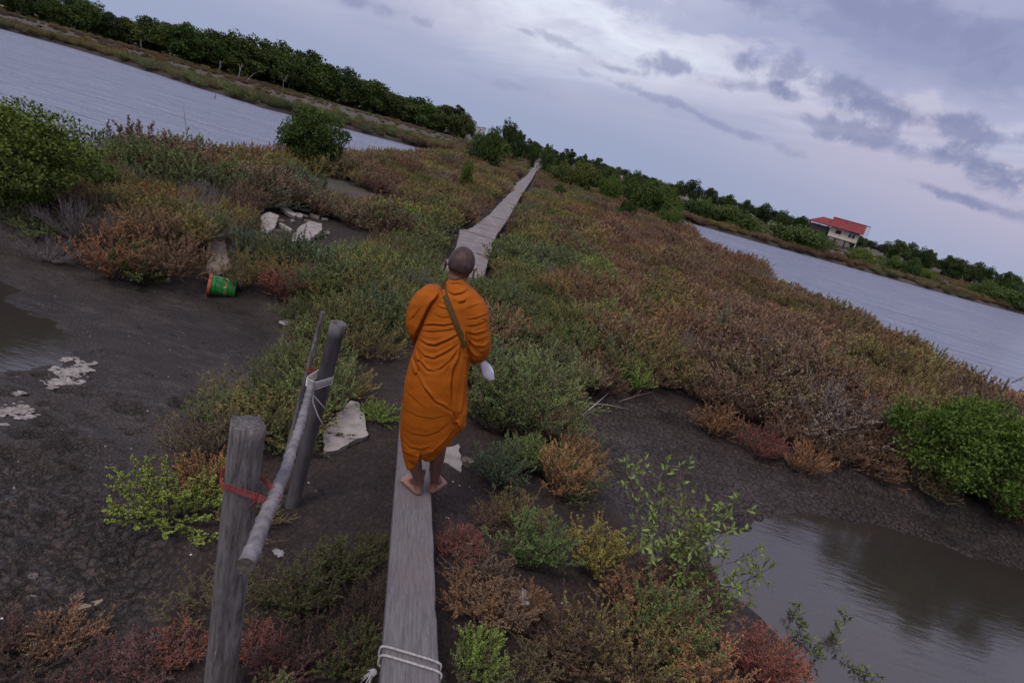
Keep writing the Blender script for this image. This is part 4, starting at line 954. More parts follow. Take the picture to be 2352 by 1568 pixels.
# ------------------------------------------------------------------ plank, post, poles
def build_walkway():
    a0, a1 = Vector((.30, .55, .545)), Vector((-.665, 4.85, .275))
    ax = (a1-a0).normalized(); side = ax.cross(Vector((0, 0, 1))).normalized(); nz = side.cross(ax)
    L = (a1-a0).length; bm = bmesh.new(); n = 60; w = .128; t = .05; rings = []
    rr = random.Random(5)
    for i in range(n+1):
        f = i/n; c = a0+ax*L*f; wl = w+.003*mnoise.noise(Vector((f*14, 0, 0)))-.014*f; wr = w+.004*mnoise.noise(Vector((f*17, 5, 0)))-.014*f
        if rr.random() < .08: wr -= .005
        sag = -.012*math.sin(math.pi*f)
        prof = [(-wl, -t), (-wl, -.006), (-wl+.006, 0), (-.03, .001), (.03, .001), (wr-.006, 0), (wr, -.006), (wr, -t)]
        rings.append([bm.verts.new(c+side*x_+nz*(z_+sag)) for x_, z_ in prof])
    for i in range(n):
        for k in range(8): bm.faces.new((rings[i][k], rings[i+1][k], rings[i+1][(k+1) % 8], rings[i][(k+1) % 8]))
    bm.faces.new(rings[0]); bm.faces.new(rings[-1][::-1]); bmesh.ops.recalc_face_normals(bm, faces=bm.faces)
    me = bmmesh("plank", bm)
    # own axes so that the grain runs along the board
    rz = math.atan2(ax.y, ax.x)-math.pi/2
    mt = Matrix.Translation(a0) @ Matrix.Rotation(rz, 4, 'Z'); me.transform(mt.inverted())
    o = link("plank", me, M['plank']); o.matrix_world = mt
    prop(o, "long weathered grey wooden plank the barefoot man walks along", "plank")
    def ptop(f): return a0+ax*L*f+nz*(-.012*math.sin(math.pi*f))
    def plank_z(x, y):
        f = ((Vector((x, y, 0))-Vector((a0.x, a0.y, 0))).dot(Vector((ax.x, ax.y, 0))))/(Vector((ax.x, ax.y, 0)).length_squared*L)
        return ptop(max(0, min(1, f))).z
    # supports under the board
    # rope lashed round the board
    pr = at(880, 1480, .5); f = (pr.y-a0.y)/(a1.y-a0.y)
    bm = bmesh.new()
    for k in range(2):
        ring = []
        for j in range(29):
            u = j/28*2*math.pi; cu, su = math.cos(u), math.sin(u)
            q = (abs(cu)**.35*math.copysign(1, cu), abs(su)**.35*math.copysign(1, su))
            skew = side.dot(Vector((0, 1, 0)))
            c = ptop(f+.011*k)-nz*.025+ax*(-.035*q[0])
            ring.append(c+side*q[0]*(w+.006)+nz*q[1]*(.033+.002*k))
        tube_bm(bm, ring, .0056, 7, False)
    kn = ptop(f)-nz*.06-side*(w+.02)
    for k in range(7):
        d = Vector((R.uniform(-1, 1), R.uniform(-1, 1), R.uniform(-1.6, -.2)))*.035
        tube_bm(bm, [kn, kn+d*.6+Vector((0, 0, .01)), kn+d*1.5], [.006, .005, .002], 5)
    bmesh.ops.create_icosphere(bm, subdivisions=2, radius=.017, matrix=Matrix.Translation(kn))
    o = link("rope", bmmesh("rope", bm, True), M['rope']); prop(o, "off-white rope wound twice round the near end of the plank", "rope")
    # dark stake under it
    bm = bmesh.new(); c = kn+Vector((-.005, .03, 0)); tube_bm(bm, [Vector((c.x, c.y, -.4)), Vector((c.x, c.y, c.z-.02))], .022, 10)
    o = link("stake", bmmesh("stake", bm, True), M['dark_wood']); prop(o, "short dark stake beside the rope at the plank's left edge", "stake")
    return ptop, plank_z, a0, ax, L, side

def build_posts():
    # square-ish weathered post
    top = atY(570, 972, 1.92); bot = Vector((-.775, 1.95, -.45)); d = (top-bot); bm = bmesh.new(); seg = 26; n = 40; rings = []
    for i in range(n+1):
        f = i/n; c = bot+d*f; rad = .064-.003*f
        ring = []
        for k in range(seg):
            a = 2*math.pi*k/seg; r = rad*(1+.10*math.cos(4*a+.6))*(1+.035*mnoise.noise(Vector((math.cos(a)*2.2, math.sin(a)*2.2, f*2)))+.05*mnoise.noise(Vector((math.cos(a)*7, math.sin(a)*7, f*3))))
            z = .006*mnoise.noise(Vector((math.cos(a)*3, math.sin(a)*3, 9))) if i == n else 0
            ring.append(bm.verts.new(c+Vector((math.cos(a)*r, math.sin(a)*r, z))))
        rings.append(ring)
    for i in range(n):
        for k in range(seg): bm.faces.new((rings[i][k], rings[i][(k+1) % seg], rings[i+1][(k+1) % seg], rings[i+1][k]))
    cv = bm.verts.new(top+Vector((0, 0, -.004)))
    for k in range(seg): bm.faces.new((rings[-1][k], rings[-1][(k+1) % seg], cv))
    o = link("wooden_post", bmmesh("wooden_post", bm, True), M['post']); prop(o, "thick grey weathered wooden post with flaked white paint, left foreground", "post")
    # plastic pipe pole
    pt = atY(778, 742, 3.32); pb = Vector((-1.11, 3.36, -.35)); dd = (pt-pb).normalized(); r = .044; ri = .038
    e = empty("pipe_pole", (pb.x, pb.y, 0)); prop(e, "grey hollow plastic pipe standing upright, open at the top", "pipe")
    u = dd.orthogonal().normalized(); v = dd.cross(u); bm = bmesh.new(); S_ = 28
    def ring(c, r): return [bm.verts.new(c+(u*math.cos(2*math.pi*k/S_)+v*math.sin(2*math.pi*k/S_))*r) for k in range(S_)]
    rs = [ring(pb, r), ring(pt-dd*.09, r), ring(pt-dd*.088, r*1.05), ring(pt, r*1.05), ring(pt, ri), ring(pt-dd*.35, ri)]
    for a, b in zip(rs[:-1], rs[1:]):
        for k in range(S_): bm.faces.new((a[k], a[(k+1) % S_], b[(k+1) % S_], b[k]))
    me = bmmesh("pipe_wall", bm, True); me.transform(Matrix.Translation(-e.location)); link("pipe_wall", me, M['pipe'], e)
    bm = bmesh.new(); rs = [ring(pt-dd*.30, ri-.001)]; bm.faces.new(rs[0])
    me = bmmesh("bore", bm); me.transform(Matrix.Translation(-e.location)); link("bore", me, M['dark_inside'], e)
    bm = bmesh.new(); m_ = atY(680, 1012, 3.34); tube_bm(bm, [m_-dd*.012, m_+dd*.012], r*1.03, 24)
    me = bmmesh("joint_collar", bm, True); me.transform(Matrix.Translation(-e.location))
    # thin stick beside it
    st = atY(742, 716, 3.46); sb = atY(694, 905, 3.42); sd = (sb-st); bm = bmesh.new()
    tube_bm(bm, [st, st+sd, Vector((sb.x-.06, 3.40, -.3))], [.017, .020, .022], 6)
    o = link("wooden_stick", bmmesh("wooden_stick", bm), M['post']); prop(o, "thin grey square stick standing just left of the plastic pipe", "stick")
    # bamboo rail with nodes
    A = atY(562, 1300, 1.46); B = atY(716, 876, 3.22); n = 300; pts = []; rad = []
    nodes = [.045, .10, .155, .205, .26, .31, .355, .405, .45, .50, .545, .59, .635, .68, .73, .78, .83, .885, .94]
    for i in range(n+1):
        f = i/n; p = A.lerp(B, f)+Vector((.020*math.sin(f*math.pi), 0, -.018*math.sin(f*math.pi))); q = .026*(1-f)+.0185*f
        for m in nodes:
            q += .0036*math.exp(-((f-m)/.004)**2)-.0012*math.exp(-((f-m-.008)/.004)**2)
        p += Vector((mnoise.noise(Vector((f*9, 0, 0))), 0, mnoise.noise(Vector((f*9, 4, 0)))))*.006
        pts.append(p); rad.append(q)
    bm = bmesh.new(); tube_bm(bm, pts, rad, 16, False)
    bmesh.ops.holes_fill(bm, edges=[e_ for e_ in bm.edges if e_.is_boundary and (e_.verts[0].co-B).length < .1], sides=20)
    e = empty("bamboo_rail", A); prop(e, "bamboo handrail pole sloping from the wooden post to the pipe", "handrail")
    me = bmmesh("cane", bm, True); me.transform(Matrix.Translation(-A)); link("cane", me, M['bamboo'], e)
    dr = (pts[1]-pts[0]).normalized(); bm = bmesh.new(); u = dr.orthogonal().normalized(); v = dr.cross(u)
    vs = [bm.verts.new(A+dr*.001+(u*math.cos(2*math.pi*k/16)+v*math.sin(2*math.pi*k/16))*.027) for k in range(16)]; bm.faces.new(vs)
    me = bmmesh("cut_end", bm); me.transform(Matrix.Translation(-A)); link("cut_end", me, M['cut_wood'], e)
    # ties
    def wrap(name, mt, label, c1, r1, c2, r2, nwrap, tilt, rw, dz, dirv, tails=()):
        bm = bmesh.new()
        for k in range(nwrap):
            pts = []; o_ = (k-(nwrap-1)/2)*dz
            for j in range(41):
                a = 2*math.pi*j/40
                d = Vector((math.cos(a), math.sin(a), 0)); dc = (c2-c1); 
                base = c1+d*r1 if d.dot(dc) < 0 else c2+d*r2
                pts.append(base+Vector((0, 0, o_+tilt*d.dot(dirv)*(.6+.4*k/nwrap)+.004*math.sin(a*2+k))))
            tube_bm(bm, pts, rw, 6, False)
        for t in tails: tube_bm(bm, [Vector(p) for p in t], rw, 5)
        o = link(name, bmmesh(name, bm, True), mt); prop(o, label, "twine")
    f = (1.88-1.46)/(3.22-1.46); rc = A.lerp(B, f); pc = bot+d*((rc.z-bot.z)/d.z)
    wrap("red_twine", M['red_twine'], "red twine lashing the bamboo to the thick wooden post", Vector((pc.x, pc.y, rc.z)), .074, Vector((rc.x, rc.y, rc.z)), .034, 4, -.010, .0015, .009, Vector((1, 0, 0)),
         tails=[(rc+Vector((-.03, -.03, 0)), rc+Vector((-.045, -.05, -.02)), rc+Vector((-.05, -.05, -.05))), (rc+Vector((-.035, -.035, .03)), rc+Vector((-.04, -.04, -.03))), (rc+Vector((-.05, -.03, .02)), rc+Vector((-.03, -.05, -.015)))])
    pc2 = pb+(pt-pb)*((B.z-pb.z)/(pt.z-pb.z)); q = B.lerp(A, .01)
    wrap("white_twine", M['white_twine'], "white twine tying the bamboo to the plastic pipe, ends hanging", Vector((pc2.x, pc2.y, B.z)), .047, Vector((q.x, q.y, B.z)), .028, 5, -.01, .0028, .012, Vector((1, 0, 0)),
         tails=[(q+Vector((.02, -.04, .02)), q+Vector((.05, -.06, -.09)), q+Vector((.09, -.06, -.16)), q+Vector((.13, -.05, -.22))), (q+Vector((.02, -.04, 0)), q+Vector((.04, -.06, -.04)), q+Vector((.12, -.05, -.11)))])
    q = atY(712, 848, 3.42); wrap("red_twine", M['red_twine'], "small red twine binding on the thin grey stick", q, .022, q+Vector((.012, 0, 0)), .022, 4, .004, .0018, .006, Vector((1, 0, 0)))

# ------------------------------------------------------------------ the walking man
def build_man(plank_z):
    DY = 3.32
    def X(cx, cy): return 823.2+.41*cx, 533.1+.41*cy
    def P(cx, cy, dy=0.0): return atY(*X(cx, cy), DY+dy)
    def capsule(bm, a, b, ra, rb, n=8):
        L = (b-a).length; steps = max(2, int(L/(min(ra, rb)*.5)))
        for i in range(steps+1):
            f = i/steps; r = ra*(1-f)+rb*f
            bmesh.ops.create_icosphere(bm, subdivisions=2, radius=r, matrix=Matrix.Translation(a.lerp(b, f)))
    def ell(bm, c, r, rot=None):
        m = Matrix.Translation(c) @ (rot.to_4x4() if rot is not None else Matrix()) @ Matrix.Diagonal((*r, 1))
        bmesh.ops.create_icosphere(bm, subdivisions=3, radius=1, matrix=m)
    def fuse(bm, name, vox, smooth=6):
        me = bmmesh(name, bm); o = bpy.data.objects.new(name, me); COL.objects.link(o)
        r = o.modifiers.new("r", 'REMESH'); r.mode = 'VOXEL'; r.voxel_size = vox
        s = o.modifiers.new("s", 'SMOOTH'); s.factor = .5; s.iterations = smooth
        dg = bpy.context.evaluated_depsgraph_get(); me2 = bpy.data.meshes.new_from_object(o.evaluated_get(dg)); me2.name = name
        bpy.data.objects.remove(o)
        for p in me2.polygons: p.use_smooth = True
        return me2
    def onplank(px, py):
        z = .44
        for _ in range(4): p = at(px, py, z); z = plank_z(p.x, p.y)
        p.z = z; return p
    bm = bmesh.new()
    hipL, hipR = P(395, 860, .03), P(505, 860, .03)
    feet = [(onplank(*X(342, 1482)), Vector((-.70, .72, 0)).normalized(), P(300, 1180, .02), hipL, P(320, 1365, .03)), (onplank(*X(398, 1468)), Vector((.26, .96, 0)).normalized(), P(455, 1150, .02), hipR, P(412, 1365, .03))]
    footpts = []
    for heel, fd, knee, hip, _ in feet:
        fs = Vector((-fd.y, fd.x, 0)); lat = fs if fd.x < 0 else -fs   # little-toe side
        h = heel+fd*.030+Vector((0, 0, .026)); ank = heel+fd*.045+Vector((0, 0, .085))
        capsule(bm, h, h+fd*.02, .027, .027); capsule(bm, h+Vector((0, 0, .005)), ank+Vector((0, 0, .01))-fd*.008, .026, .030)
        for s in (-1, 1): ell(bm, ank+fs*s*.024, (.015, .015, .015))
        for o_, w_ in ((-.020, .019), (0, .021), (.020, .018)):
            capsule(bm, h+fs*o_*.4+Vector((0, 0, -.003)), heel+fd*.155+fs*o_*1.35+Vector((0, 0, .017)), .020, w_*.80)
        capsule(bm, ank+fd*.02, heel+fd*.13+Vector((0, 0, .03)), .030, .020)
        for t, (so, ln, tr) in enumerate(((-.040, .225, .0125), (-.019, .222, .0095), (-.001, .214, .009), (.016, .203, .0085), (.032, .190, .008))):
            b = heel+fd*.165+lat*so*.95+Vector((0, 0, .014)); e = heel+fd*ln+lat*so*1.05+Vector((0, 0, tr)); capsule(bm, b, e, tr*1.05, tr)
        cal = ank.lerp(knee, .62)+Vector((0, -.022, 0))
        capsule(bm, ank-fd*.012, cal, .026, .050); capsule(bm, cal, knee, .050, .055); capsule(bm, knee, hip, .056, .082)
        capsule(bm, ank-fd*.028+Vector((0, 0, -.03)), ank-fd*.028+Vector((0, 0, .10)), .010, .012)
        footpts.append(heel)
    pelv = (hipL+hipR)/2+Vector((0, 0, .04)); chest = P(485, 470, .06); neck0 = P(545, 315, .07); skull = P(578, 172, .10)
    capsule(bm, pelv+Vector((-.05, 0, 0)), pelv+Vector((.05, 0, 0)), .10, .10); capsule(bm, pelv, chest, .095, .090)
    shL, shR = P(385, 410, .08), P(635, 410, .08); capsule(bm, chest, shL, .08, .045); capsule(bm, chest, shR, .08, .045); capsule(bm, chest, neck0, .075, .058)
    capsule(bm, neck0+Vector((0, 0, -.03)), skull+Vector((-.005, -.012, -.06)), .058, .052)
    # head: skull, face, ears
    hr = Matrix.Rotation(math.radians(-14), 3, 'X')
    HS = .92
    def H(x, y, z): return skull+hr @ Vector((x, y, z))*HS
    def ellh(c, r_): ell(bm, c, tuple(q*HS for q in r_), hr)
    ellh(skull, (.079, .096, .098)); ellh(H(0, -.030, -.005), (.074, .068, .078)); ell(bm, H(0, .030, -.055), (.060, .066, .062), hr)
    ell(bm, H(0, .075, -.100), (.026, .024, .022), hr); capsule(bm, H(0, .098, -.015), H(0, .116, -.050), .010, .016)
    for s in (-1, 1):
        ell(bm, H(s*.030, .086, .000), (.020, .012, .010), hr); ell(bm, H(s*.030, .084, .016), (.024, .012, .007), hr); ell(bm, H(s*.042, .065, -.035), (.022, .022, .020), hr)
        # ear: rim and lobe standing off the head
        ec = H(s*.086, -.004, -.034)
        for a in range(-100, 170, 18):
            q = math.radians(a); capsule(bm, ec+hr @ Vector((s*(.010+.004*math.sin(q)), -.006+.016*math.cos(q)*-1, .030*math.sin(q))), ec+hr @ Vector((s*(.010+.004*math.sin(q)), -.006-.016*math.cos(q+.2), .030*math.sin(q+.2))), .0050, .0050)
        ell(bm, ec+hr @ Vector((s*.004, .000, -.004)), (.006, .014, .026), hr); ell(bm, ec+hr @ Vector((s*.007, -.001, -.034)), (.005, .008, .012), hr)
    ell(bm, H(0, .100, -.072), (.022, .008, .005), hr); ell(bm, H(0, .098, -.083), (.018, .008, .006), hr)
    # right arm bent, forearm forward; left arm folded round the bowl under the robe
    elR = P(690, 640, .04); wrR = P(672, 700, .17); capsule(bm, shR, elR, .042, .036); capsule(bm, elR, wrR, .040, .027)
    palm = wrR+Vector((.012, .045, -.012)); ell(bm, palm, (.022, .045, .040)); 
    for k in range(5):
        if k < 4:
            b = palm+Vector((.004, .035-.000*k, .028-.019*k)); m1 = b+Vector((.020, .022-.003*k, -.006)); m2 = m1+Vector((-.004, .004, -.020)) ; m3 = m2+Vector((-.022, -.012, -.006))
            capsule(bm, b, m1, .0092-.0006*k, .0085-.0006*k); capsule(bm, m1, m2, .0085-.0006*k, .008-.0006*k); capsule(bm, m2, m3, .008-.0006*k, .0072-.0006*k)
        else:
            b = palm+Vector((-.010, -.010, .028)); m1 = b+Vector((-.020, .028, .006)); m2 = m1+Vector((.010, .024, -.012)); capsule(bm, b, m1, .011, .0095); capsule(bm, m1, m2, .0095, .008)
    elL = P(330, 560, .10); wrL = P(420, 600, .24); capsule(bm, shL, elL, .042, .036); capsule(bm, elL, wrL, .040, .027); ell(bm, wrL+Vector((.05, .02, 0)), (.045, .02, .035))
    for k in range(5):
        b = wrL+Vector((.085, .02, .025-.014*k)); capsule(bm, b, b+Vector((.035, .01, -.004*k)), .0085, .007); capsule(bm, b+Vector((.035, .01, -.004*k)), b+Vector((.055, -.006, -.006*k)), .0078, .0068)
    body = fuse(bm, "person", .0046, 5)
    zf = np.zeros(len(body.vertices)*3, np.float32); body.vertices.foreach_get('co', zf); z = zf.reshape(-1, 3)
    ft = np.zeros(len(z)); 
    for h in footpts:
        dd = np.hypot(z[:, 0]-h.x, z[:, 1]-h.y); ft = np.maximum(ft, np.clip(1-(z[:, 2]-h.z-.018)/.055, 0, 1)*(dd < .3))
    a = body.attributes.new('foot', 'FLOAT', 'POINT'); a.data.foreach_set('value', ft.astype(np.float32))
    root = link("person", body, M['skin'])
    prop(root, "barefoot man in an orange robe walking away along the plank, shaven head bowed", "person")
    # cropped hair as a close cap that ends in an uneven hairline
    bm = bmesh.new(); bmesh.ops.create_icosphere(bm, subdivisions=6, radius=1)
    for v in bm.verts:
        c = v.co.copy(); w = .0035
        p1 = Vector((c.x*(.079+w), c.y*(.096+w), c.z*(.098+w))); p2 = Vector((c.x*(.074+w), c.y*(.068+w)-.030, c.z*(.078+w)-.005))
        v.co = p1 if p1.length > p2.length or c.y > -.1 else p2.lerp(p1, .4)
    kill = []
    for v in bm.verts:
        c = v.co; lim = -.072 if c.y < .0 else (-.072+.11*min(1, c.y/.07))
        lim += .010*mnoise.noise(c*40)+ (.02 if abs(c.x) > .068 and c.y > -.03 else 0)
        if c.z < lim: kill.append(v)
    bmesh.ops.delete(bm, geom=kill, context='VERTS')
    for v in bm.verts:
        c = v.co; lim = -.072 if c.y < .0 else (-.072+.11*min(1, c.y/.07)); f = max(0, min(1, (c.z-lim)/.018)); v.co = c*(.955+.045*f)
        v.co = skull+hr @ (v.co*HS)
    link("hair", bmmesh("hair", bm, True), M['hair'], root)
    # mask / glasses cord under the right ear
    # ---- robe: lofted drapery fused from body, bowl-side bulge and sleeve, then cut with folds
    bm = bmesh.new()
    def loft(bm, rows, seg=40):
        rings = []
        for (lx, ly, rx, ry, db, df, dy) in rows:
            Lp = P(lx, ly, dy); Rp = P(rx, ry, dy); c = (Lp+Rp)/2; h = (Rp-Lp)/2; ring = []
            for k in range(seg):
                a = 2*math.pi*k/seg; ca, sa = math.cos(a), math.sin(a); e = .85
                ring.append(bm.verts.new(c+h*math.copysign(abs(ca)**e, ca)+Vector((0, 1, 0))*(math.copysign(abs(sa)**e, sa)*(df if sa > 0 else db))))
            rings.append(ring)
        for a, b in zip(rings[:-1], rings[1:]):
            for k in range(seg): bm.faces.new((a[k], a[(k+1) % seg], b[(k+1) % seg], b[k]))
        bm.faces.new(rings[0][::-1]); bm.faces.new(rings[-1])
        bmesh.ops.recalc_face_normals(bm, faces=bm.faces)
    #        left x,y   right x,y  back front dy
    loft(bm, [(505, 262, 592, 262, .050, .075, .070), (492, 280, 604, 284, .062, .09, .068), (484, 312, 628, 316, .080, .115, .062), (440, 345, 668, 348, .098, .135, .060), (395, 400, 690, 400, .115, .15, .058),
              (360, 470, 690, 470, .125, .16, .055), (345, 540, 672, 540, .128, .16, .05), (330, 600, 650, 600, .128, .16, .045), (312, 660, 630, 655, .130, .155, .04), (288, 730, 624, 720, .135, .155, .035), (270, 800, 616, 790, .140, .155, .03),
              (258, 870, 608, 860, .142, .16, .03), (250, 940, 603, 920, .140, .165, .03), (240, 1010, 607, 970, .132, .17, .03), (236, 1080, 600, 1010, .122, .16, .03), (238, 1150, 588, 1055, .112, .15, .03), (246, 1215, 558, 1120, .098, .135, .03),
              (262, 1262, 518, 1180, .080, .115, .03), (278, 1288, 470, 1212, .062, .095, .03)])
    # left: cloth thrown over arm and bowl
    loft(bm, [(372, 300, 450, 312, .055, .08, .07), (325, 335, 478, 338, .085, .12, .07), (290, 385, 480, 380, .105, .15, .075), (274, 440, 450, 440, .110, .18, .08), (270, 500, 410, 500, .105, .2, .085), (280, 550, 380, 550, .090, .2, .09), (300, 595, 358, 595, .06, .18, .10), (312, 620, 340, 620, .03, .10, .11)])
    # right: sleeve over the bent arm
    loft(bm, [(600, 330, 655, 335, .05, .08, .06), (590, 380, 700, 388, .085, .11, .06), (590, 440, 724, 440, .095, .12, .06), (595, 500, 729, 490, .095, .13, .06), (600, 560, 731, 545, .092, .14, .06), (606, 610, 740, 600, .088, .15, .065), (608, 660, 740, 650, .080, .16, .07), (612, 705, 730, 690, .062, .14, .08), (640, 735, 695, 722, .030, .09, .09)])
    # hem corner blowing out on the right
    loft(bm, [(540, 850, 606, 850, .05, .10, .04), (545, 950, 604, 940, .06, .11, .03), (540, 1010, 609, 1005, .065, .10, .02), (530, 1070, 600, 1060, .06, .09, .02), (520, 1125, 604, 1085, .040, .06, .02), (515, 1150, 588, 1105, .02, .03, .02)])
    # low lobe of cloth down the left leg
    loft(bm, [(245, 1200, 345, 1200, .06, .10, .02), (256, 1260, 338, 1260, .052, .085, .03), (268, 1305, 325, 1305, .042, .07, .03), (276, 1322, 312, 1322, .034, .06, .03)])
    loft(bm, [(340, 1190, 560, 1110, .075, .1, .03), (345, 1245, 500, 1190, .062, .085, .03), (352, 1262, 455, 1240, .050, .07, .03), (368, 1272, 425, 1265, .040, .06, .03)])
    rb = fuse(bm, "robe", .0036, 14)
    nv = len(rb.vertices); co = np.zeros(nv*3, np.float32); rb.vertices.foreach_get('co', co); co = co.reshape(-1, 3)
    no = np.array([v.normal[:] for v in rb.vertices])
    # frontal coordinates (crop units) of each vertex on the man's own plane
    o0 = P(0, 0); ux = P(100, 0)-o0; uy = P(0, 100)-o0
    A2 = np.array([[ux.x, uy.x], [ux.z, uy.z]])/100; Ai = np.linalg.inv(A2)
    # fold plan is drawn on the man's back as seen from the bridge, a little above him
    fwd_ = co[:, 1]*cp-(co[:, 2]-CZ)*sp; pb_ = (-co[:, 1]*sp-(co[:, 2]-CZ)*cp)/fwd_*F; pa_ = co[:, 0]/fwd_*F
    qx = (1176+pa_*cr-pb_*sr-823.2)/.41; qy = (784+pa_*sr+pb_*cr-533.1)/.41
    back = np.clip(-no[:, 1]*1.6+.35, 0, 1)
    folds = [  # (points), amplitude mm (+ ridge, - valley), width in crop px
        ([(470, 325), (400, 400), (350, 500), (322, 560), (315, 610)], -24, 11), ([(445, 335), (385, 410), (335, 500)], 9, 12), ([(478, 350), (430, 410), (390, 470), (360, 520)], -11, 7),
        ([(470, 345), (500, 400), (560, 540), (590, 600)], -6, 13), ([(505, 290), (560, 283), (600, 300)], -9, 5), ([(495, 305), (540, 318), (590, 308)], 9, 7), ([(492, 325), (535, 350), (580, 340), (618, 318)], -12, 7), ([(500, 345), (560, 385), (600, 372), (640, 345)], 10, 10), ([(560, 395), (590, 388), (600, 380)], -13, 8),
        ([(545, 405), (580, 430), (620, 400), (650, 370)], 6, 12), ([(445, 385), (480, 400), (510, 415)], -7, 5), ([(430, 410), (470, 425), (520, 430)], -8, 5), ([(440, 398), (480, 412), (515, 424)], 6, 5),
        ([(350, 520), (420, 515), (480, 520), (545, 508)], -13, 6), ([(345, 535), (420, 538), (490, 535), (550, 525)], 11, 8), ([(345, 552), (420, 556), (500, 548), (555, 535)], -10, 5), ([(340, 570), (400, 590), (470, 585), (560, 560)], 12, 10), ([(338, 600), (390, 625), (430, 630), (500, 600), (560, 572)], -17, 8), ([(335, 625), (400, 655), (450, 652), (520, 615), (575, 590)], 13, 11),
        ([(328, 648), (370, 690), (420, 705), (490, 670), (560, 625)], -12, 8), ([(325, 670), (370, 715), (430, 725), (500, 700), (575, 640)], 9, 11),
        ([(325, 665), (345, 715), (385, 765), (420, 778)], -16, 7), ([(315, 680), (335, 740), (375, 790), (415, 800)], 13, 9), ([(300, 700), (330, 790), (365, 860), (400, 900), (430, 945)], -15, 8), ([(385, 800), (400, 850), (430, 930)], 14, 12), ([(420, 778), (460, 762), (510, 720), (560, 650)], -10, 8), ([(425, 800), (480, 780), (530, 730)], 8, 12),
        ([(575, 620), (560, 700), (530, 760), (515, 860), (520, 1000)], -16, 8), ([(560, 640), (530, 720), (500, 800), (490, 880), (505, 960)], 12, 10), ([(545, 660), (510, 740), (480, 800)], -7, 6), ([(590, 640), (580, 740), (560, 830), (540, 930), (535, 1040)], 11, 10), ([(605, 700), (600, 800), (585, 900), (575, 1000), (590, 1060)], -15, 9), ([(612, 760), (607, 860), (600, 960)], 8, 7),
        ([(365, 860), (430, 945), (480, 970), (520, 1000)], -12, 8), ([(400, 935), (460, 985), (515, 1015)], 8, 12),
        ([(250, 940), (330, 990), (430, 1010), (520, 990)], 2, 18), ([(245, 985), (330, 1030), (420, 1045), (510, 1020)], -3, 10), ([(240, 1040), (310, 1090), (390, 1100), (470, 1075), (525, 1030)], 6, 16), ([(238, 1085), (300, 1130), (380, 1140), (450, 1115), (525, 1050)], -4, 9), ([(240, 1120), (290, 1160), (370, 1175), (450, 1150), (520, 1080)], 4, 14),
        ([(238, 1150), (290, 1205), (350, 1215), (400, 1200)], -9, 9), ([(242, 1180), (290, 1225), (340, 1238)], 9, 12), ([(248, 1225), (300, 1250), (345, 1255)], -9, 8), ([(360, 1250), (420, 1225), (480, 1170), (530, 1110)], -13, 8), ([(350, 1225), (410, 1200), (470, 1150), (520, 1080)], 8, 12), ([(520, 1000), (545, 1060), (570, 1100)], -12, 9), ([(345, 1240), (335, 1290), (330, 1335)], -22, 11), ([(370, 1285), (430, 1280), (500, 1235), (580, 1150)], 8, 12), ([(400, 1300), (395, 1270)], -6, 5), ([(440, 1292), (432, 1262)], -6, 5), ([(475, 1265), (465, 1240)], -5, 5),
        ([(600, 490), (660, 480), (725, 455)], -10, 5), ([(598, 505), (660, 500), (728, 470)], 9, 8), ([(600, 525), (660, 520), (728, 490)], -11, 6), ([(602, 545), (650, 545), (728, 520)], 9, 8), ([(605, 560), (660, 568), (730, 545)], -13, 7), ([(610, 580), (670, 600), (735, 570)], 12, 9), ([(612, 600), (650, 632), (700, 640), (740, 615)], -13, 7), ([(640, 620), (690, 665), (738, 640)], 11, 9), ([(608, 640), (650, 690), (700, 700)], -12, 7), ([(615, 690), (650, 715), (700, 705)], 8, 8), ([(690, 480), (725, 500)], -6, 6), ([(600, 560), (596, 620), (604, 690), (618, 730)], -24, 10),
        ([(290, 480), (300, 540), (310, 600)], 6, 10), ([(300, 420), (330, 400), (380, 350)], 4, 16), ([(280, 500), (310, 470), (350, 420)], -5, 10), ([(640, 330), (690, 400), (715, 470)], 4, 14), ([(600, 430), (650, 410), (690, 400)], -4, 10), ([(430, 460), (470, 480), (530, 470)], -5, 8), ([(400, 440), (460, 455), (520, 455)], 4, 10), ([(400, 480), (460, 500), (530, 492)], 5, 8),
        ([(260, 820), (300, 860), (350, 930)], 5, 16), ([(258, 880), (310, 930), (370, 985)], -4, 12)]
    disp = np.zeros(nv)
    for pts, amp, wd in folds:
        P_ = np.array(pts, float); seg = np.hypot(*np.diff(P_, axis=0).T); tot = seg.sum(); cum = np.r_[0, seg.cumsum()]
        best = np.full(nv, 1e9); bt = np.zeros(nv); sg = np.zeros(nv)
        for i in range(len(P_)-1):
            e = P_[i+1]-P_[i]; t = np.clip(((qx-P_[i, 0])*e[0]+(qy-P_[i, 1])*e[1])/(e@e), 0, 1); dx = qx-P_[i, 0]-e[0]*t; dy_ = qy-P_[i, 1]-e[1]*t; d = np.hypot(dx, dy_)
            nx, ny = -e[1], e[0]
            if ny > 0 or (abs(ny) < 1e-6 and nx > 0): nx, ny = -nx, -ny
            if abs(e[1]) > 2.2*abs(e[0]): nx, ny = (-abs(e[1]), e[0]*(1 if e[1] > 0 else -1))
            ln = math.hypot(nx, ny); sd = (dx*nx+dy_*ny)/ln
            m = d < best; best = np.where(m, d, best); bt = np.where(m, (cum[i]+t*seg[i])/tot, bt); sg = np.where(m, sd, sg)
        taper = np.clip(np.minimum(bt, 1-bt)*4+.1, 0, 1)
        if amp > 0: disp += amp*.00035*np.exp(-(best/(wd*1.1))**2)*taper
        else:
            # the upper layer rolls over the crease, the lower one tucks in under it
            a_ = -amp*.001*(1.35 if amp <= -12 else 1.0); up_ = np.exp(-(best/(wd*1.7))**2)*.62; dn_ = -np.exp(-best/(wd*.95))*.95
            k = np.clip(sg/2.6*.5+.5, 0, 1); disp += a_*(up_*k+dn_*(1-k))*taper
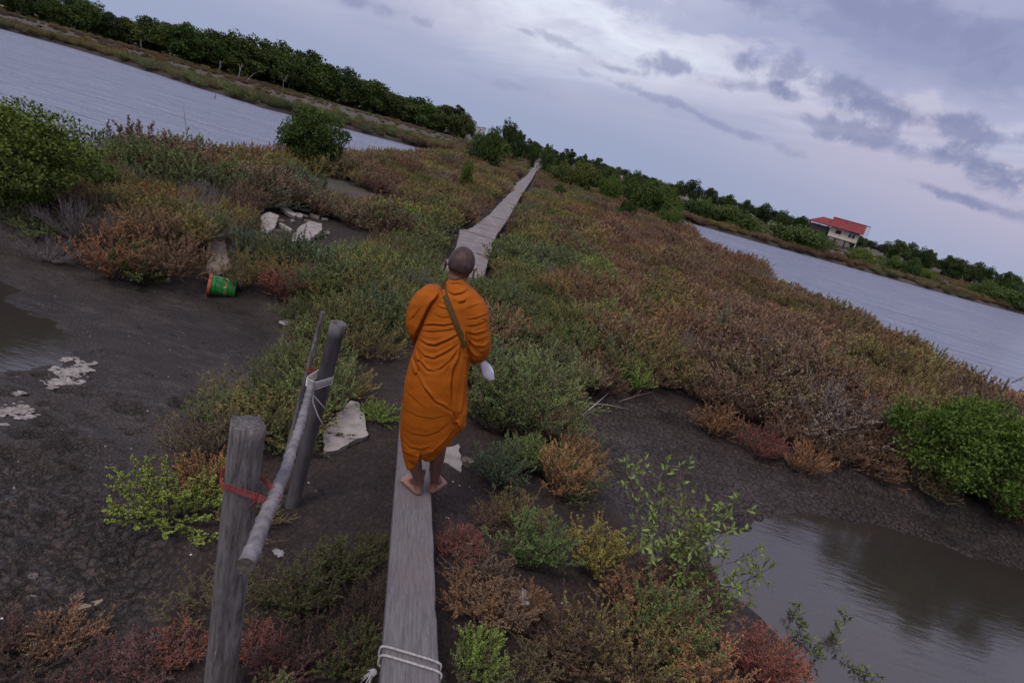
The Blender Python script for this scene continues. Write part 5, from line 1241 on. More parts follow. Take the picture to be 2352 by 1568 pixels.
    # loose small-scale drape everywhere, stretched across the body
    dn = fbm(qx/80+.004*qy, qy/45, 91, 2)*.004+fbm(qx/40, qy/110, 93, 2)*.003
    disp = disp*back*.9+dn*(.4+.6*(1-back))
    co2 = co+no*disp[:, None]
    rb.vertices.foreach_set('co', co2.astype(np.float32).ravel())
    sm = bmesh.new(); sm.from_mesh(rb); bmesh.ops.smooth_vert(sm, verts=sm.verts, factor=.25, use_axis_x=True, use_axis_y=True, use_axis_z=True); sm.to_mesh(rb); sm.free()
    rb.update()
    robe = link("robe", rb, M['robe'], root)
    bvh = BVHTree.FromPolygons([v.co[:] for v in rb.vertices], [p.vertices[:] for p in rb.polygons])
    def onback(cx, cy, off=.004, dy=.6):
        p = P(cx, cy); eye = Vector((0, 0, CZ)); d = (p-eye).normalized(); h = bvh.ray_cast(eye, d)[0]
        return (h-d*off) if h else p
    # strap
    e = empty("shoulder_bag", onback(480, 330)); prop(e, "olive shoulder bag strap slung across the man's orange robe", "bag")
    cl = [(468, 300), (474, 318), (482, 345), (495, 380), (508, 415), (522, 450), (536, 485), (550, 520), (563, 550), (578, 580), (588, 610), (594, 645)]; bm = bmesh.new(); prev = None
    for i, (x, y) in enumerate(cl):
        row = [onback(x+o_, y-o_*.35, .007-.002*abs(o_)/14) for o_ in (-16, -8, 0, 8, 16)]
        if i == 0: row = [p+Vector((0, .05, .012)) for p in row]
        vs = [bm.verts.new(p) for p in row]
        if prev:
            for k in range(4): bm.faces.new((prev[k], prev[k+1], vs[k+1], vs[k]))
        prev = vs
    bmesh.ops.recalc_face_normals(bm, faces=bm.faces)
    me = bmmesh("strap", bm, True); me.transform(Matrix.Translation(-e.location)); so = link("strap", me, M['olive_strap'], e)
    sol = so.modifiers.new("s", 'SOLIDIFY'); sol.thickness = .004; sol.offset = 0; sub = so.modifiers.new("u", 'SUBSURF'); sub.levels = 2; sub.render_levels = 2
    bm = bmesh.new(); b0 = Vector((.11, .17, -.30)); box_bm(bm, b0, (.20, .07, .22)); bmesh.ops.bevel(bm, geom=bm.edges[:], offset=.02, segments=3, affect='EDGES')
    link("pouch", bmmesh("pouch", bm, True), M['olive_cloth'], e)
    # cord round the nape from the right ear
    bm = bmesh.new(); pts = []
    hb = BVHTree.FromPolygons([v.co[:] for v in body.vertices], [p.vertices[:] for p in body.polygons])
    for x, y in [(640, 208), (634, 220), (622, 234), (604, 247), (580, 257), (550, 264), (520, 268), (505, 276)]:
        p = P(x, y); eye = Vector((0, 0, CZ)); d = (p-eye).normalized(); h = hb.ray_cast(eye, d)[0]; pts.append((h or p)-d*.003)
    tube_bm(bm, pts, .0022, 6); o = link("face_mask_cord", bmmesh("face_mask_cord", bm, True), M['black_plastic']); prop(o, "thin black cord round the man's nape below his right ear", "cord")
    # white plastic bag in the right hand
    tp = palm+Vector((.02, .01, -.03)); bt = atY(*X(752, 828), DY+.12); tpi = atY(*X(690, 728), DY+.10); bm = bmesh.new(); rings = []; n = 14
    for i in range(n+1):
        f = i/n; c = tpi.lerp(bt, f); rw = (.020+.014*math.sin(f*math.pi*.9))*(1 if f < .7 else 1-(f-.7)*1.4); ring = []
        ax = (bt-tpi).normalized(); sx = ax.cross(Vector((0, 1, 0))).normalized()
        for k in range(20):
            a = 2*math.pi*k/20; w_ = 1+.22*math.sin(3*a+f*5)+.12*math.sin(7*a+f*11)
            ring.append(bm.verts.new(c+sx*math.cos(a)*rw*w_+Vector((0, 1, 0))*math.sin(a)*rw*.38*w_))
        rings.append(ring)
    for a, b in zip(rings[:-1], rings[1:]):
        for k in range(20): bm.faces.new((a[k], a[(k+1) % 20], b[(k+1) % 20], b[k]))
    bm.faces.new(rings[0][::-1]); bm.faces.new(rings[-1])
    o = link("plastic_bag", bmmesh("plastic_bag", bm, True), M['white_plastic']); prop(o, "crumpled white plastic bag hanging from the man's right hand", "bag")

# ------------------------------------------------------------------ concrete path, rubble, litter
def build_path():
    ys = [10.2, 12.5, 15.0, 17.2, 19.4, 22.0, 25.2, 29.0, 33.0, 38.0, 44.0, 50.5, 58.0, 66.0, 75.0, 86.0, 100.0]; bm = bmesh.new(); rr = random.Random(9)
    for i in range(len(ys)-1):
        y0, y1 = ys[i]+.006, ys[i+1]-.006; m = 9; dz0 = rr.uniform(-.010, .010); dz1 = rr.uniform(-.010, .010); tl = rr.uniform(-.012, .012); top = []; bot = []
        for j in range(m+1):
            y = y0+(y1-y0)*j/m; Lx, Rx = path_edges(y if j not in (0, m) else y)
            Lx = float(Lx); Rx = float(Rx)
            Lx += .05*mnoise.noise(Vector((y*1.9, i, 0)))+.03*mnoise.noise(Vector((y*7, i, 3))); Rx += .02*mnoise.noise(Vector((y*3, i, 8)))
            z = .30+dz0+(dz1-dz0)*j/m; sk = .05*math.sin(i*2.3) if j in (0, m) else 0
            row = []
            for k in range(5):
                f = k/4; row.append((Lx+(Rx-Lx)*f, y+sk*(f-.5)+(.02*mnoise.noise(Vector((f*4, y, 2))) if j in (0, m) else 0), z+tl*(f-.5)*2))
            top.append([bm.verts.new(p) for p in row]); bot.append([bm.verts.new((p[0], p[1], p[2]-.11)) for p in row])
        for j in range(m):
            for k in range(4):
                bm.faces.new((top[j][k], top[j][k+1], top[j+1][k+1], top[j+1][k])); bm.faces.new((bot[j][k], bot[j+1][k], bot[j+1][k+1], bot[j][k+1]))
            bm.faces.new((top[j][0], top[j+1][0], bot[j+1][0], bot[j][0])); bm.faces.new((top[j][4], bot[j][4], bot[j+1][4], top[j+1][4]))
        for k in range(4):
            bm.faces.new((top[0][k], bot[0][k], bot[0][k+1], top[0][k+1])); bm.faces.new((top[m][k], top[m][k+1], bot[m][k+1], bot[m][k]))
    bmesh.ops.recalc_face_normals(bm, faces=bm.faces)
    o = link("path", bmmesh("path", bm), M['path_concrete']); prop(o, "raised concrete slab path running away across the dike", None, None, 'structure')
    bm = bmesh.new()
    for y in ys[:12]:
        Lx, Rx = path_edges(y+.2)
        for x in (float(Lx)+.1, float(Rx)-.07): box_bm(bm, Vector((x, y+.2, 0)), (.10, .10, .44))
    o = link("path_supports", bmmesh("path_supports", bm), M['stained_concrete']); prop(o, "short concrete feet under the path slabs", None, None, 'structure')

def chunk(px, py, size, mt, label, rz=0.0, tilt=(0, 0), group=None, seed=0, name="concrete_fragment", guess=0.0, lift=.0, cat="concrete fragment", outline=None, pos=None):
    p = gat(px, py, guess) if pos is None else Vector(pos); rr = random.Random(seed*7+3); bm = bmesh.new(); n = 11
    if outline is None:
        outline = []
        for k in range(n):
            a = 2*math.pi*k/n; r = 1/max(abs(math.cos(a)), abs(math.sin(a)))**.75*rr.uniform(.84, 1.08); outline.append((math.cos(a)*r*.5, math.sin(a)*r*.5))
    # jagged edge
    O = []
    for i in range(len(outline)):
        a, b = Vector((*outline[i], 0)), Vector((*outline[(i+1) % len(outline)], 0)); m = max(1, int((b-a).length*max(size[:2])/.035))
        for j in range(m):
            q = a.lerp(b, j/m); O.append((q.x+(rr.uniform(-.015, .015) if j else 0), q.y+(rr.uniform(-.015, .015) if j else 0)))
    t = [bm.verts.new((x*size[0], y*size[1], size[2]/2+rr.uniform(-.004, .004))) for x, y in O]; b = [bm.verts.new((x*size[0]*.97+rr.uniform(-.006, .006), y*size[1]*.97, -size[2]/2)) for x, y in O]
    ct = bm.verts.new((0, 0, size[2]/2)); cb = bm.verts.new((0, 0, -size[2]/2)); N = len(O)
    for k in range(N):
        bm.faces.new((t[k], t[(k+1) % N], ct)); bm.faces.new((b[(k+1) % N], b[k], cb)); bm.faces.new((t[(k+1) % N], t[k], b[k], b[(k+1) % N]))
    bmesh.ops.recalc_face_normals(bm, faces=bm.faces)
    o = link(name, bmmesh(name, bm), mt); o.location = (p.x, p.y, p.z+size[2]/2+lift); o.rotation_euler = (tilt[0], tilt[1], rz)
    prop(o, label, cat, group); return o
def build_debris(plank_z):
    # shapes seen from the photograph's side, given their own size, thickness and tilt on the dirt
    def flat(pix, z0, th, mt, label, name="concrete_slab", tilt=(0, 0), cat="slab", seed=1, lift=0.0):
        P_ = [at(x, y, z0) for x, y in pix]; c = sum(P_, Vector())/len(P_); out = [((p.x-c.x), (p.y-c.y)) for p in P_]
        return chunk(0, 0, (1, 1, th), mt, label, 0, tilt, None, seed, name, 0, lift, cat, out, (c.x, c.y, z0-th))
    flat([(746, 1033), (742, 980), (780, 950), (803, 930), (820, 934), (834, 956), (844, 1000), (815, 1008), (785, 1022)], .16, .05, M['concrete'], "broken pale slab lying on the dirt between pipe and man", tilt=(.10, .02), lift=.01)
    flat([(1015, 1058), (1020, 1030), (1052, 1022), (1058, 1050), (1060, 1082), (1040, 1070)], .16, .06, M['concrete'], "broken slab end showing behind the man's right calf", tilt=(.05, 0), seed=2)
    chunk(1070, 1068, (.11, .08, .05), M['stained_concrete'], "small dull stone beside the slab behind the man's calf", .3, seed=3, name="stone", cat="stone")
    flat([(480, 622), (472, 590), (478, 560), (515, 558), (522, 590), (534, 612), (508, 625)], .10, .05, M['stained_concrete'], "brown stained slab tilted on the bank above the bucket", tilt=(.08, -.03), seed=4, lift=.0)
    chunk(545, 655, (.28, .17, .10), M['stained_concrete'], "rough brown stone right behind the green bucket", -.3, seed=5, name="stone", cat="stone")
    flat([(662, 545), (690, 520), (712, 512), (738, 518), (738, 530), (705, 550)], .16, .07, M['concrete'], "largest pale slab of the rubble, at its front right", seed=6, tilt=(.06, .0))
    flat([(602, 522), (600, 500), (615, 496), (638, 502), (632, 518), (618, 526)], .16, .06, M['concrete'], "pale slab at the left end of the rubble", seed=7, tilt=(.12, .1))
    chunk(655, 527, (.36, .10, .06), M['concrete'], "narrow pale piece between the two largest slabs of rubble", -.45, (0, .1), seed=8)
    chunk(662, 498, (.50, .14, .07), M['concrete'], "upper pale piece of rubble leaning on its neighbour", -.55, (.2, .15), seed=9, lift=.05)
    chunk(680, 503, (.26, .22, .06), M['concrete'], "square pale piece in the middle of the rubble", .2, (.25, -.1), seed=10, lift=.03)
    chunk(722, 500, (.24, .10, .06), M['concrete'], "small pale piece above the largest slab of rubble", -.3, seed=11)
    chunk(706, 512, (.16, .12, .05), M['stained_concrete'], "small dull piece behind the largest slab of rubble", .4, seed=12)
    chunk(695, 488, (.34, .07, .05), M['concrete'], "thin pale bar along the back of the rubble", .25, seed=13, lift=.04)
    chunk(716, 486, (.40, .08, .06), M['pale_wood'], "pale splintered wood piece at the back right of the rubble", -.45, (0, .08), seed=14, name="broken_wood", cat="wood piece", lift=.03)
    for k_, (px, py) in enumerate(((648, 512), (672, 512), (728, 528), (750, 540), (640, 536), (700, 500), (655, 552), (745, 508))):
        chunk(px, py, (R.uniform(.09, .18), R.uniform(.06, .11), .04), M['concrete' if k_ % 2 else 'stained_concrete'], "small concrete chip scattered around the rubble pile", R.uniform(-1, 1), (R.uniform(-.2, .2), R.uniform(-.2, .2)), "chips around the rubble", seed=40+k_, lift=.02)
    chunk(1196, 1385, (.085, .10, .035), M['concrete'], "pale broken stone on the dirt right of the plank", .5, (.3, .2), seed=15, name="stone", cat="stone", lift=.02)
    chunk(1152, 1600, (.05, .04, .02), M['concrete'], "pebble", 0, seed=16) if False else None
    chunk(203, 1397, (.13, .030, .018), M['drift_wood'], "splinter of pale driftwood on the cloddy mud", .75, (0, -.1), seed=17, name="driftwood", guess=-.15, cat="driftwood", lift=.008)
    chunk(72, 1385, (.050, .045, .03), M['concrete'], "pale angular stone on the cloddy mud, lower left", .9, (.3, .3), seed=18, name="stone", guess=-.15, cat="stone")
    chunk(75, 1330, (.045, .04, .025), M['stained_concrete'], "brownish stone above the pale angular one, lower left", .2, seed=19, name="stone", guess=-.15, cat="stone")
    chunk(180, 1378, (.05, .028, .025), M['stained_concrete'], "grey stone just above the driftwood splinter", .1, seed=20, name="stone", guess=-.15, cat="stone")
    # stick on the mud
    a = gat(96, 948, -.2); b = gat(192, 1006, -.2); bm = bmesh.new(); tube_bm(bm, [a+Vector((0, 0, .02)), a.lerp(b, .5)+Vector((0, 0, .022)), b+Vector((0, 0, .012))], [.006, .008, .009], 7)
    prop(link("stick", bmmesh("stick", bm, True), M['dark_wood']), "thin dark stick lying on the wet mud, left", "stick")
    # sticks on the back of the cracked mud, and fishing rod-like canes in the left pond
    for px0, py0, px1, py1, lb, r in ((1325, 965, 1400, 905, "pale branch lying at the back of the cracked mud", .010), (1350, 930, 1440, 945, "second branch lying flat at the back of the cracked mud", .007), (1420, 925, 1500, 905, "thin dead twig leaning at the back of the cracked mud", .006)):
        a = gat(px0, py0, -.15); b = gat(px1, py1, -.1); bm = bmesh.new(); tube_bm(bm, [a+Vector((0, 0, .02)), a.lerp(b, .4)+Vector((.02, 0, .05)), b+Vector((0, 0, .04))], [r, r*.9, r*.5], 6)
        prop(link("branch", bmmesh("branch", bm, True), M['pale_wood']), lb, "branch")
    for (x0, y0, x1, y1, Yd, lb) in ((419, 226, 437, 338, 17.5, "tall thin cane standing at the near side of the left pond"), (497, 210, 491, 228, 47, "short stick standing out in the left pond")):
        a = atY(x1, y1, Yd); b = atY(x0, y0, Yd); a.z = min(a.z, -.4) if Yd > 30 else a.z-.5; bm = bmesh.new(); tube_bm(bm, [a, a.lerp(b, .5)+Vector((.03, 0, 0)), b], [.016 if Yd < 30 else .05, .012 if Yd < 30 else .04, .005], 6)
        prop(link("cane", bmmesh("cane", bm, True), M['grey_board']), lb, "cane")
    # bucket lying on its side, mouth to the left
    axp = at(486, 0+665, -.05)
    mth = at(470, 684, -.19); btm = at(533, 689, -.19); L = .315; r0 = .128; r1 = .108
    dirv = (btm-mth); dirv = Vector((.90, .43, 0))
    c = mth.copy(); g = zt((mth.x+btm.x)/2, (mth.y+btm.y)/2)
    e = empty("bucket", (mth.x, mth.y+.05, g+r0-.012)); e.rotation_euler = (Vector((dirv.x, dirv.y, -(r0-r1)/L*.8)).to_track_quat('Z', 'Y')).to_euler()
    prop(e, "green plastic bucket lying on its side on the mud, orange rim to the left", "bucket")
    def lathe(name, prof, mt, seg=48, par=None):
        bm = bmesh.new(); rings = [[bm.verts.new((r*math.cos(2*math.pi*k/seg), r*math.sin(2*math.pi*k/seg), z)) for k in range(seg)] for r, z in prof]
        for a_, b_ in zip(rings[:-1], rings[1:]):
            for k in range(seg): bm.faces.new((a_[k], a_[(k+1) % seg], b_[(k+1) % seg], b_[k]))
        if prof[-1][0] > .01: bm.faces.new(rings[-1])
        bmesh.ops.recalc_face_normals(bm, faces=bm.faces); return link(name, bmmesh(name, bm, False), mt, par)
    lathe("body", [(r0-.010, .012), (r0-.012, .012), (r1-.006, L-.02)][:0]+[(r1-.012, L-.03), (r0-.016, .010), (r0-.0125, .010), (r0-.006, .031), (r0-.004, .070), (r0+.001, .074), (r0-.001, .082), (r0-.006, .088), (r1, L-.004), (r1-.004, L), (r1-.010, L-.006), (.02, L-.006)], M['green_plastic'], 64, e)
    lathe("rim", [(r0-.012, .030), (r0-.012, -.004), (r0+.008, -.004), (r0+.011, .004), (r0+.008, .030), (r0-.012, .030)], M['orange_plastic'], 64, e)
    bm = bmesh.new(); pts = [Vector((math.cos(a)*(r0+.012), 0, 0)) for a in (0,)]
    a = at(482, 690, -.19); pts = [at(x, y, -.185) for x, y in ((478, 688), (484, 696), (500, 696), (520, 694), (536, 690))]
    tube_bm(bm, pts, .0045, 6); me = bmmesh("handle", bm, True); me.transform(e.matrix_basis.inverted() if False else (Matrix.Translation(e.location) @ e.rotation_euler.to_matrix().to_4x4()).inverted()); link("handle", me, M['black_plastic'], e)
    # crumpled litter
    def film(px, py, r, mt, name, label, cat, seed, guess=-.15, flat_=.35):
        p = gat(px, py, guess); bm = bmesh.new(); bmesh.ops.create_icosphere(bm, subdivisions=4, radius=1)
        for v in bm.verts:
            c_ = v.co; k = 1+.38*mnoise.noise(c_*2.3+Vector((seed, 0, 0)))+.22*mnoise.noise(c_*6+Vector((0, seed, 0)))
            v.co = Vector((c_.x*k*r, c_.y*k*r*.7, abs(c_.z)*k*r*flat_))
        o = link(name, bmmesh(name, bm, True), mt); o.location = p; o.rotation_euler = (0, 0, seed); prop(o, label, cat)
    film(662, 742, .10, M['clear_film'], "plastic_litter", "crumpled clear plastic on the mud edge left of the small maroon shrub", "litter", 1)
    film(668, 796, .06, M['clear_film'], "plastic_litter", "smaller crumpled plastic below the clear one on the mud edge", "litter", 2)
    film(585, 678, .10, M['clear_film'], "plastic_litter", "pale twisted plastic right of the green bucket", "litter", 3, -.15, .22)
    film(680, 730, .035, M['blue_plastic'], "bottle_cap_piece", "dark blue plastic scrap beside the crumpled clear plastic", "litter", 4, -.1, .7)
    film(672, 780, .018, M['orange_plastic'], "plastic_scrap", "tiny orange scrap beside the small maroon shrub", "litter", 5, -.1, .8)
    film(640, 1270, .035, M['clear_film'], "plastic_scrap", "little clear scrap on the dirt right of the wooden post", "litter", 6, 0, .5)
    film(1430, 955, .03, M['white_plastic'], "plastic_scrap", "white scrap at the back of the cracked mud", "litter", 7, -.1, .6) if False else None
    film(1382, 1068, .04, M['black_plastic'], "dark_scrap", "dark shiny scrap on the cracked mud", "litter", 8, -.15, .5)
    # wire crate piece
    p = gat(310, 648, -.12); bm = bmesh.new()
    for k in range(4): tube_bm(bm, [Vector((-.09+.06*k, 0, 0)), Vector((-.09+.06*k, 0, .08))], .004, 5)
    for k in range(3): tube_bm(bm, [Vector((-.095, 0, .002+.04*k)), Vector((.095, 0, .002+.04*k))], .004, 5)
    o = link("crate_piece", bmmesh("crate_piece", bm), M['grey_board']); o.location = p; o.rotation_euler = (-.3, 0, .2); prop(o, "small broken grid of a crate at the foot of the bank shrubs", "crate piece")
    # tide foam, shells
    rng = np.random.default_rng(4); V = []; Fq = []; nb = 0
    blobs = []
    for (x0, y0, x1, y1, n, w, h) in ((115, 890, 200, 850, 90, 20, 12), (120, 870, 190, 835, 26, 12, 6), (140, 822, 165, 818, 14, 8, 4), (120, 850, 130, 842, 6, 6, 4), (130, 895, 175, 885, 30, 20, 6), (0, 952, 70, 948, 60, 12, 8), (40, 968, 75, 965, 18, 8, 4), (0, 990, 14, 988, 12, 5, 4), (35, 912, 55, 908, 8, 6, 4), (175, 820, 185, 838, 8, 5, 3), (190, 842, 220, 838, 10, 6, 2)):
        for _ in range(int(n*4)):
            t = rng.uniform(); blobs.append((x0+(x1-x0)*t+rng.normal()*w*.55, y0+(y1-y0)*t+rng.normal()*h*.55, rng.uniform(.004, .013) if rng.uniform() < .85 else rng.uniform(.015, .026)))
    bm = bmesh.new()
    for px, py, r in blobs:
        p = at(px, py, -.22); z = max(WZ+.003, zt(p.x, p.y)+.014)
        m = Matrix.Translation((p.x, p.y, z)) @ Matrix.Diagonal((r*rng.uniform(1, 1.8), r*rng.uniform(.6, 1.1), r*.30, 1)); bmesh.ops.create_icosphere(bm, subdivisions=2, radius=1, matrix=m)
    prop(link("tide_foam", bmmesh("tide_foam", bm, True), M['foam']), "dirty white foam left on the wet mud at the water's edge", "foam", None, 'stuff')
    bm = bmesh.new(); rr = random.Random(8)
    spots = [(432, 1175), (700, 1000)]
    def shell_at(px, py, r, gz):
        p = gat(px, py, gz); m = Matrix.Translation((p.x, p.y, p.z+r*.25)) @ Matrix.Rotation(rr.uniform(0, 6), 4, 'Z') @ Matrix.Rotation(rr.uniform(-.4, .4), 4, 'X') @ Matrix.Diagonal((r, r*.75, r*.4, 1)); bmesh.ops.create_icosphere(bm, subdivisions=2, radius=1, matrix=m)
    for px, py, r in ((276, 1282, .011), (440, 1274, .010), (8, 1420, .013), (105, 1412, .012), (62, 1515, .011), (358, 1402, .009), (420, 1403, .009), (551, 1568, .010), (640, 1278, .008), (1218, 1518, .012), (1246, 1538, .009), (1232, 1502, .010), (1150, 1472, .009), (1140, 1285, .012), (1148, 1290, .010), (1205, 1400, .008), (1300, 1400, .007),
            (565, 1275, .008), (600, 1470, .010), (690, 1210, .007)): shell_at(px, py, r, -.1)
    for i in range(240):
        z_ = rr.random()
        if z_ < .45: px, py = rr.uniform(640, 930), rr.uniform(740, 1000)
        elif z_ < .65: px, py = rr.uniform(980, 1130), rr.uniform(1080, 1230)
        elif z_ < .8: px, py = rr.uniform(1050, 1400), rr.uniform(1350, 1560)
        else: px, py = rr.uniform(40, 620), rr.uniform(600, 1150)
        shell_at(px, py, rr.uniform(.003, .008), -.1)
    prop(link("shells", bmmesh("shells", bm, True), M['shell']), "small white shells and grit strewn over mud and dirt", "shells", None, 'stuff')

# ------------------------------------------------------------------ house and far things
def build_house():
    Yd = 112.0; b = atY(1954, 586, Yd); g = zt(b.x, b.y)
    top = atY(1972, 520, Yd)
    e = empty("stilt_house", (b.x, b.y, g), rz=math.radians(-26), sc=.80); prop(e, "cream house on stilts with a red tiled roof beyond the right pond", "house")
    # local axes: +x right along the facade, -y toward the viewer; origin at the front right stilt
    W, D_, z0, z1 = 6.0, 5.0, 1.95, 4.15
    def part(name, bm, mt, par=e, sm=False): return link(name, bmmesh(name, bm, sm), mt, par)
    bm = bmesh.new(); box_bm(bm, Vector((-W/2, D_/2, (z0+z1)/2)), (W, D_, z1-z0)); part("wall", bm, M['cream_wall'])
    bm = bmesh.new(); box_bm(bm, Vector((-W/2, D_/2, z0-.09)), (W+.1, D_+.1, .17)); part("floor_beam", bm, M['dark_wood'])
    for i, x in enumerate((0.0, -2.1, -4.2, -6.2)):
        for y in (.05, D_-.1):
            bm = bmesh.new(); box_bm(bm, Vector((x-.1 if i else x+.02, y, (z0-.5)/2-.1)), (.20 if i else .24, .2, z0+.3)); part("stilt", bm, M['dark_wood'] if i or y > 1 else M['grey_pillar'])
    def gable(x0, x1, y0, y1, ze, zr, mt, name, th=.10, hip=0.0):
        bm = bmesh.new(); ym = (y0+y1)/2; A = [(x0, y0, ze), (x1, y0, ze), (x1, ym, zr), (x0+hip, ym, zr), (x0, y1, ze), (x1, y1, ze)]
        t = [bm.verts.new(p) for p in A]; u = [bm.verts.new((p[0], p[1], p[2]-th)) for p in A]
        for f in ((0, 1, 2, 3), (3, 2, 5, 4)):
            bm.faces.new([t[i] for i in f]); bm.faces.new([u[i] for i in f[::-1]])
        for i, j in ((0, 1), (1, 2), (2, 5), (5, 4), (4, 3), (3, 0)): bm.faces.new((t[j], t[i], u[i], u[j]))
        if hip: bm.faces.new((t[0], t[3], t[4]))
        bmesh.ops.recalc_face_normals(bm, faces=bm.faces); return part(name, bm, mt)
    rf = gable(-W-.35, .55, -.9, D_+.9, z1+.02, z1+2.0, M['red_roof'], "roof")
    bm = bmesh.new(); box_bm(bm, Vector((-W/2+.1, D_/2, z1+2.03)), (W+.9, .28, .10)); part("ridge_cap", bm, M['red_roof'], rf)
    low = gable(-W-5.0, -W-.4, -.55, D_+.3, z1-.05, z1+1.45, M['red_roof'], "side_roof", hip=2.6)
    bm = bmesh.new(); box_bm(bm, Vector((-W-2.4, D_*.62, (z0+z1)/2-.1)), (3.6, 2.4, z1-z0-.5)); part("back_wall", bm, M['grey_board'])
    bm = bmesh.new(); box_bm(bm, Vector((-W-2.3, D_/2, z0-.1)), (4.2, D_, .16)); part("veranda_floor", bm, M['dark_wood'])
    for x in (-W-4.3, -W-2.4): 
        bm = bmesh.new(); box_bm(bm, Vector((x, .1, (z1)/2-.1)), (.14, .14, z1+.1)); part("veranda_post", bm, M['dark_wood'])
    # windows
    def window(xc, zc, w, h, nm, shut=False):
        bm = bmesh.new(); box_bm(bm, Vector((xc, -.012, zc)), (w+.14, .06, h+.14)); f = part("window", bm, M['white_paint'] if not shut else M['stained_concrete'])
        if shut:
            bm = bmesh.new(); box_bm(bm, Vector((xc, -.05, zc)), (w, .04, h)); link("shutter", bmmesh("shutter", bm), M['dark_wood'], f)
        else:
            for s in (-1, 1):
                bm = bmesh.new(); box_bm(bm, Vector((xc+s*w*.255, -.05, zc)), (w*.42, .04, h)); link("pane", bmmesh("pane", bm), M['glass_dark'], f)
    window(-4.15, 3.25, 1.0, .66, "a", True); window(-1.35, 3.2, 1.45, .85, "b")
    bm = bmesh.new(); box_bm(bm, Vector((-.95, -.10, 3.82)), (2.2, .22, .10)); part("awning", bm, M['dark_wood'])
    # bare rafters of the right gable end
    bm = bmesh.new(); ym = D_/2
    for x in (.62, 1.35):
        for y0, z0_, y1, z1_ in ((-.9, z1-.05, ym, z1+1.9), (ym, z1+1.9, D_+.9, z1-.05)): tube_bm(bm, [Vector((x, y0, z0_)), Vector((x, y1, z1_))], .055, 5)
    for k in range(5):
        f = k/4; y = -.9+(ym+.9)*f; z = z1-.05+1.95*f; tube_bm(bm, [Vector((.5, y, z)), Vector((1.38, y, z))], .05, 5)
    part("bare_rafters", bm, M['grey_board'])
    bm = bmesh.new(); box_bm(bm, Vector((.95, ym, z1+1.98)), (1.0, .5, .08)); part("roof_end_board", bm, M['dark_wood'])
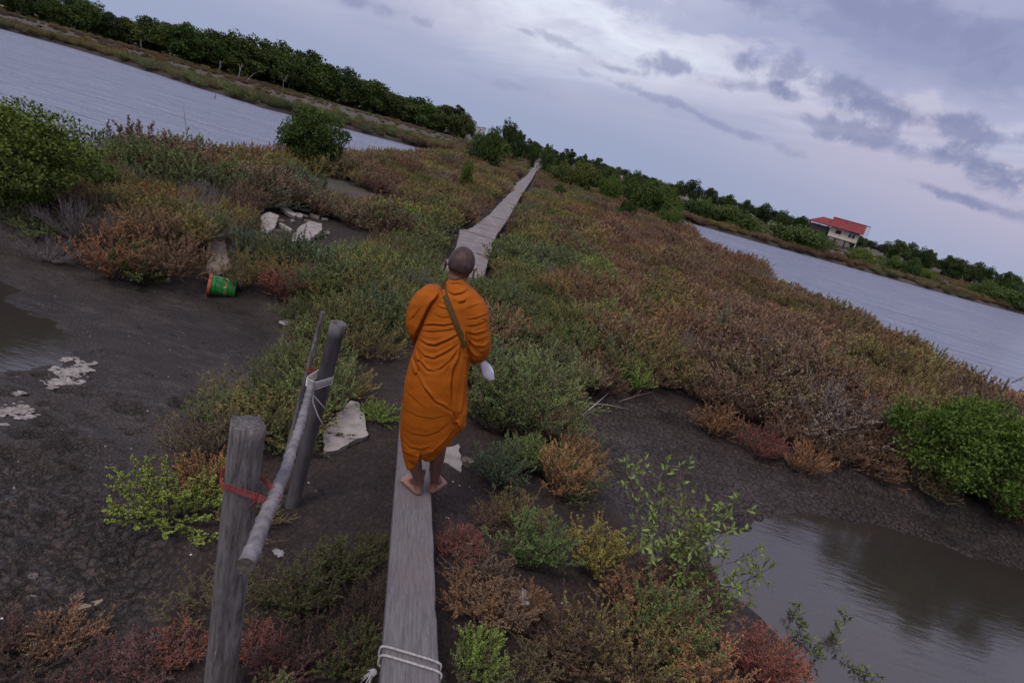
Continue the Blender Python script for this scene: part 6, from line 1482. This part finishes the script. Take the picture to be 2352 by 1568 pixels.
def build_far():
    # small gate at the end of the path
    def base(px, py, Yd): p = atY(px, py, Yd); return Vector((p.x, p.y, zt(p.x, p.y)))
    b = base(1236, 384, 79); sc = 90/F
    e = empty("white_gate", (b.x, b.y, .12), sc=.72); prop(e, "small white gateway at the far end of the path", "gate")
    for s in (-1, 1):
        bm = bmesh.new(); box_bm(bm, Vector((s*.48, 0, .55)), (.26, .26, 1.1)); link("pillar", bmmesh("pillar", bm), M['grey_pillar'], e)
    bm = bmesh.new(); box_bm(bm, Vector((0, 0, 1.16)), (1.3, .3, .16)); link("lintel", bmmesh("lintel", bm), M['grey_pillar'], e)
    bm = bmesh.new(); box_bm(bm, Vector((0, .05, .35)), (.20, .08, .9)); link("gate_leaf", bmmesh("gate_leaf", bm), M['grey_pillar'], e)
    for x, yt, yb, lb in ((1100, 292, 330, "left one of two pale concrete pillars behind the round tree"), (1112, 294, 330, "right one of two pale concrete pillars behind the round tree")):
        p = atY(x, yt, 74); bm = bmesh.new(); w = .42; box_bm(bm, Vector((0, 0, p.z/2)), (w, w, p.z)); box_bm(bm, Vector((0, 0, p.z+.03)), (w+.08, w+.08, .08))
        o = link("concrete_pillar", bmmesh("concrete_pillar", bm), M['grey_pillar']); o.location = (p.x, p.y, 0); prop(o, lb, "pillar", "pillars behind the round tree")
    # distant roofs
    for px, py, Yd, w, d_, mt, lb in ((1398, 396, 150, 7.0, 4, 'pink_roof', "pale pink roof of a distant house right of the path end"), (1612, 434, 190, 6.0, 4, 'blue_paint', "distant building with a blue band among the skyline trees"), (6, 6, 150, 8, 5, 'pink_roof', "pinkish roof at the top left corner behind the trees")):
        p = atY(px, py, Yd); g = zt(p.x, p.y); e = empty("distant_house", (p.x, p.y, g)); prop(e, lb, "house")
        bm = bmesh.new(); box_bm(bm, Vector((0, d_/2, (p.z-1.0-g)/2)), (w, d_, p.z-1.0-g)); link("wall", bmmesh("wall", bm), M['cream_wall'], e)
        zz = p.z-g; bm = bmesh.new(); v = [bm.verts.new(q) for q in ((-w*.56, -.5, zz-1.05), (w*.56, -.5, zz-1.05), (w*.56, d_+.5, zz-1.05), (-w*.56, d_+.5, zz-1.05), (-w*.5, d_/2, zz), (w*.5, d_/2, zz))]
        for f in ((0, 1, 5, 4), (2, 3, 4, 5), (1, 2, 5), (3, 0, 4), (3, 2, 1, 0)): bm.faces.new([v[i] for i in f])
        link("roof", bmmesh("roof", bm), M[mt], e)
    # bleached dead trees against the wooded row
    def dead(px, pb, pt_, Yd, lb, seed):
        p = base(px, pb, Yd); H = max(1.2, (pb-pt_)*Yd/F*1.05); rr = random.Random(seed); bm = bmesh.new()
        def br(o, d, L, r, dep):
            pts = [o]; q = o
            for k in range(3): d = (d+Vector((rr.uniform(-.35, .35), rr.uniform(-.35, .35), rr.uniform(-.1, .3)))).normalized(); q = q+d*L/3; pts.append(q)
            tube_bm(bm, pts, [r, r*.8, r*.6, r*.35], 6)
            if dep:
                for k in range(2): br(pts[rr.randint(1, 3)], (d+Vector((rr.uniform(-1, 1), rr.uniform(-1, 1), .1))).normalized(), L*.6, r*.55, dep-1)
        br(Vector((0, 0, -.1)), Vector((rr.uniform(-.3, .3), 0, 1)), H*.75, .11, 2)
        o = link("dead_tree", bmmesh("dead_tree", bm, True), M['grey_board']); o.location = p; prop(o, lb, "dead tree")
    for i, (x, pb, pt_, Yd, lb) in enumerate(((500, 160, 134, 96, "bleached dead stump leftmost in front of the wooded row"), (548, 172, 138, 95, "bleached forked dead tree, second of those before the wooded row"), (566, 180, 160, 95, "low bleached dead trunk right of the forked dead tree"),
            (652, 206, 176, 94, "bleached dead tree standing furthest right before the wooded row"), (330, 112, 94, 99, "bleached dead bush in the left part of the wooded row"), (2070, 596, 566, 108, "bleached dead tree before the skyline trees right of the house"), (1652, 470, 455, 118, "bleached arched dead branch before the trees left of the house"))):
        dead(x, pb, pt_, Yd, lb, i)
def build_water():
    def sheet(name, x0, x1, y0, y1, mt):
        bm = bmesh.new(); v = [bm.verts.new(p) for p in ((x0, y0, 0), (x1, y0, 0), (x1, y1, 0), (x0, y1, 0))]; bm.faces.new(v)
        o = link(name, bmmesh(name, bm), mt); o.location = (0, 0, WZ); prop(o, None, None, None, 'structure'); return o
    sheet("left_pond_water", -500, -6.62, -60, 90, M['pond']); sheet("left_shallow_water", -6.62, -2.6, -5, 6.9, M['pool'])
    sheet("right_pond_water", 8.4, 500, 6.6, 95, M['pond']); sheet("right_pool_water", 1.9, 12.0, -5, 6.6, M['pool'])

# ------------------------------------------------------------------ assemble
gr = build_ground(); prop(gr, "dark mud flats and scrubby earth dike", None, None, 'structure')
build_water()
build_path()
ptop, plank_z, a0, ax, PL, side = build_walkway()
build_posts()
build_man(plank_z)
setup_variants()
build_shrubs()
build_scrub()
build_trees()
build_debris(plank_z)
build_house()
build_far()
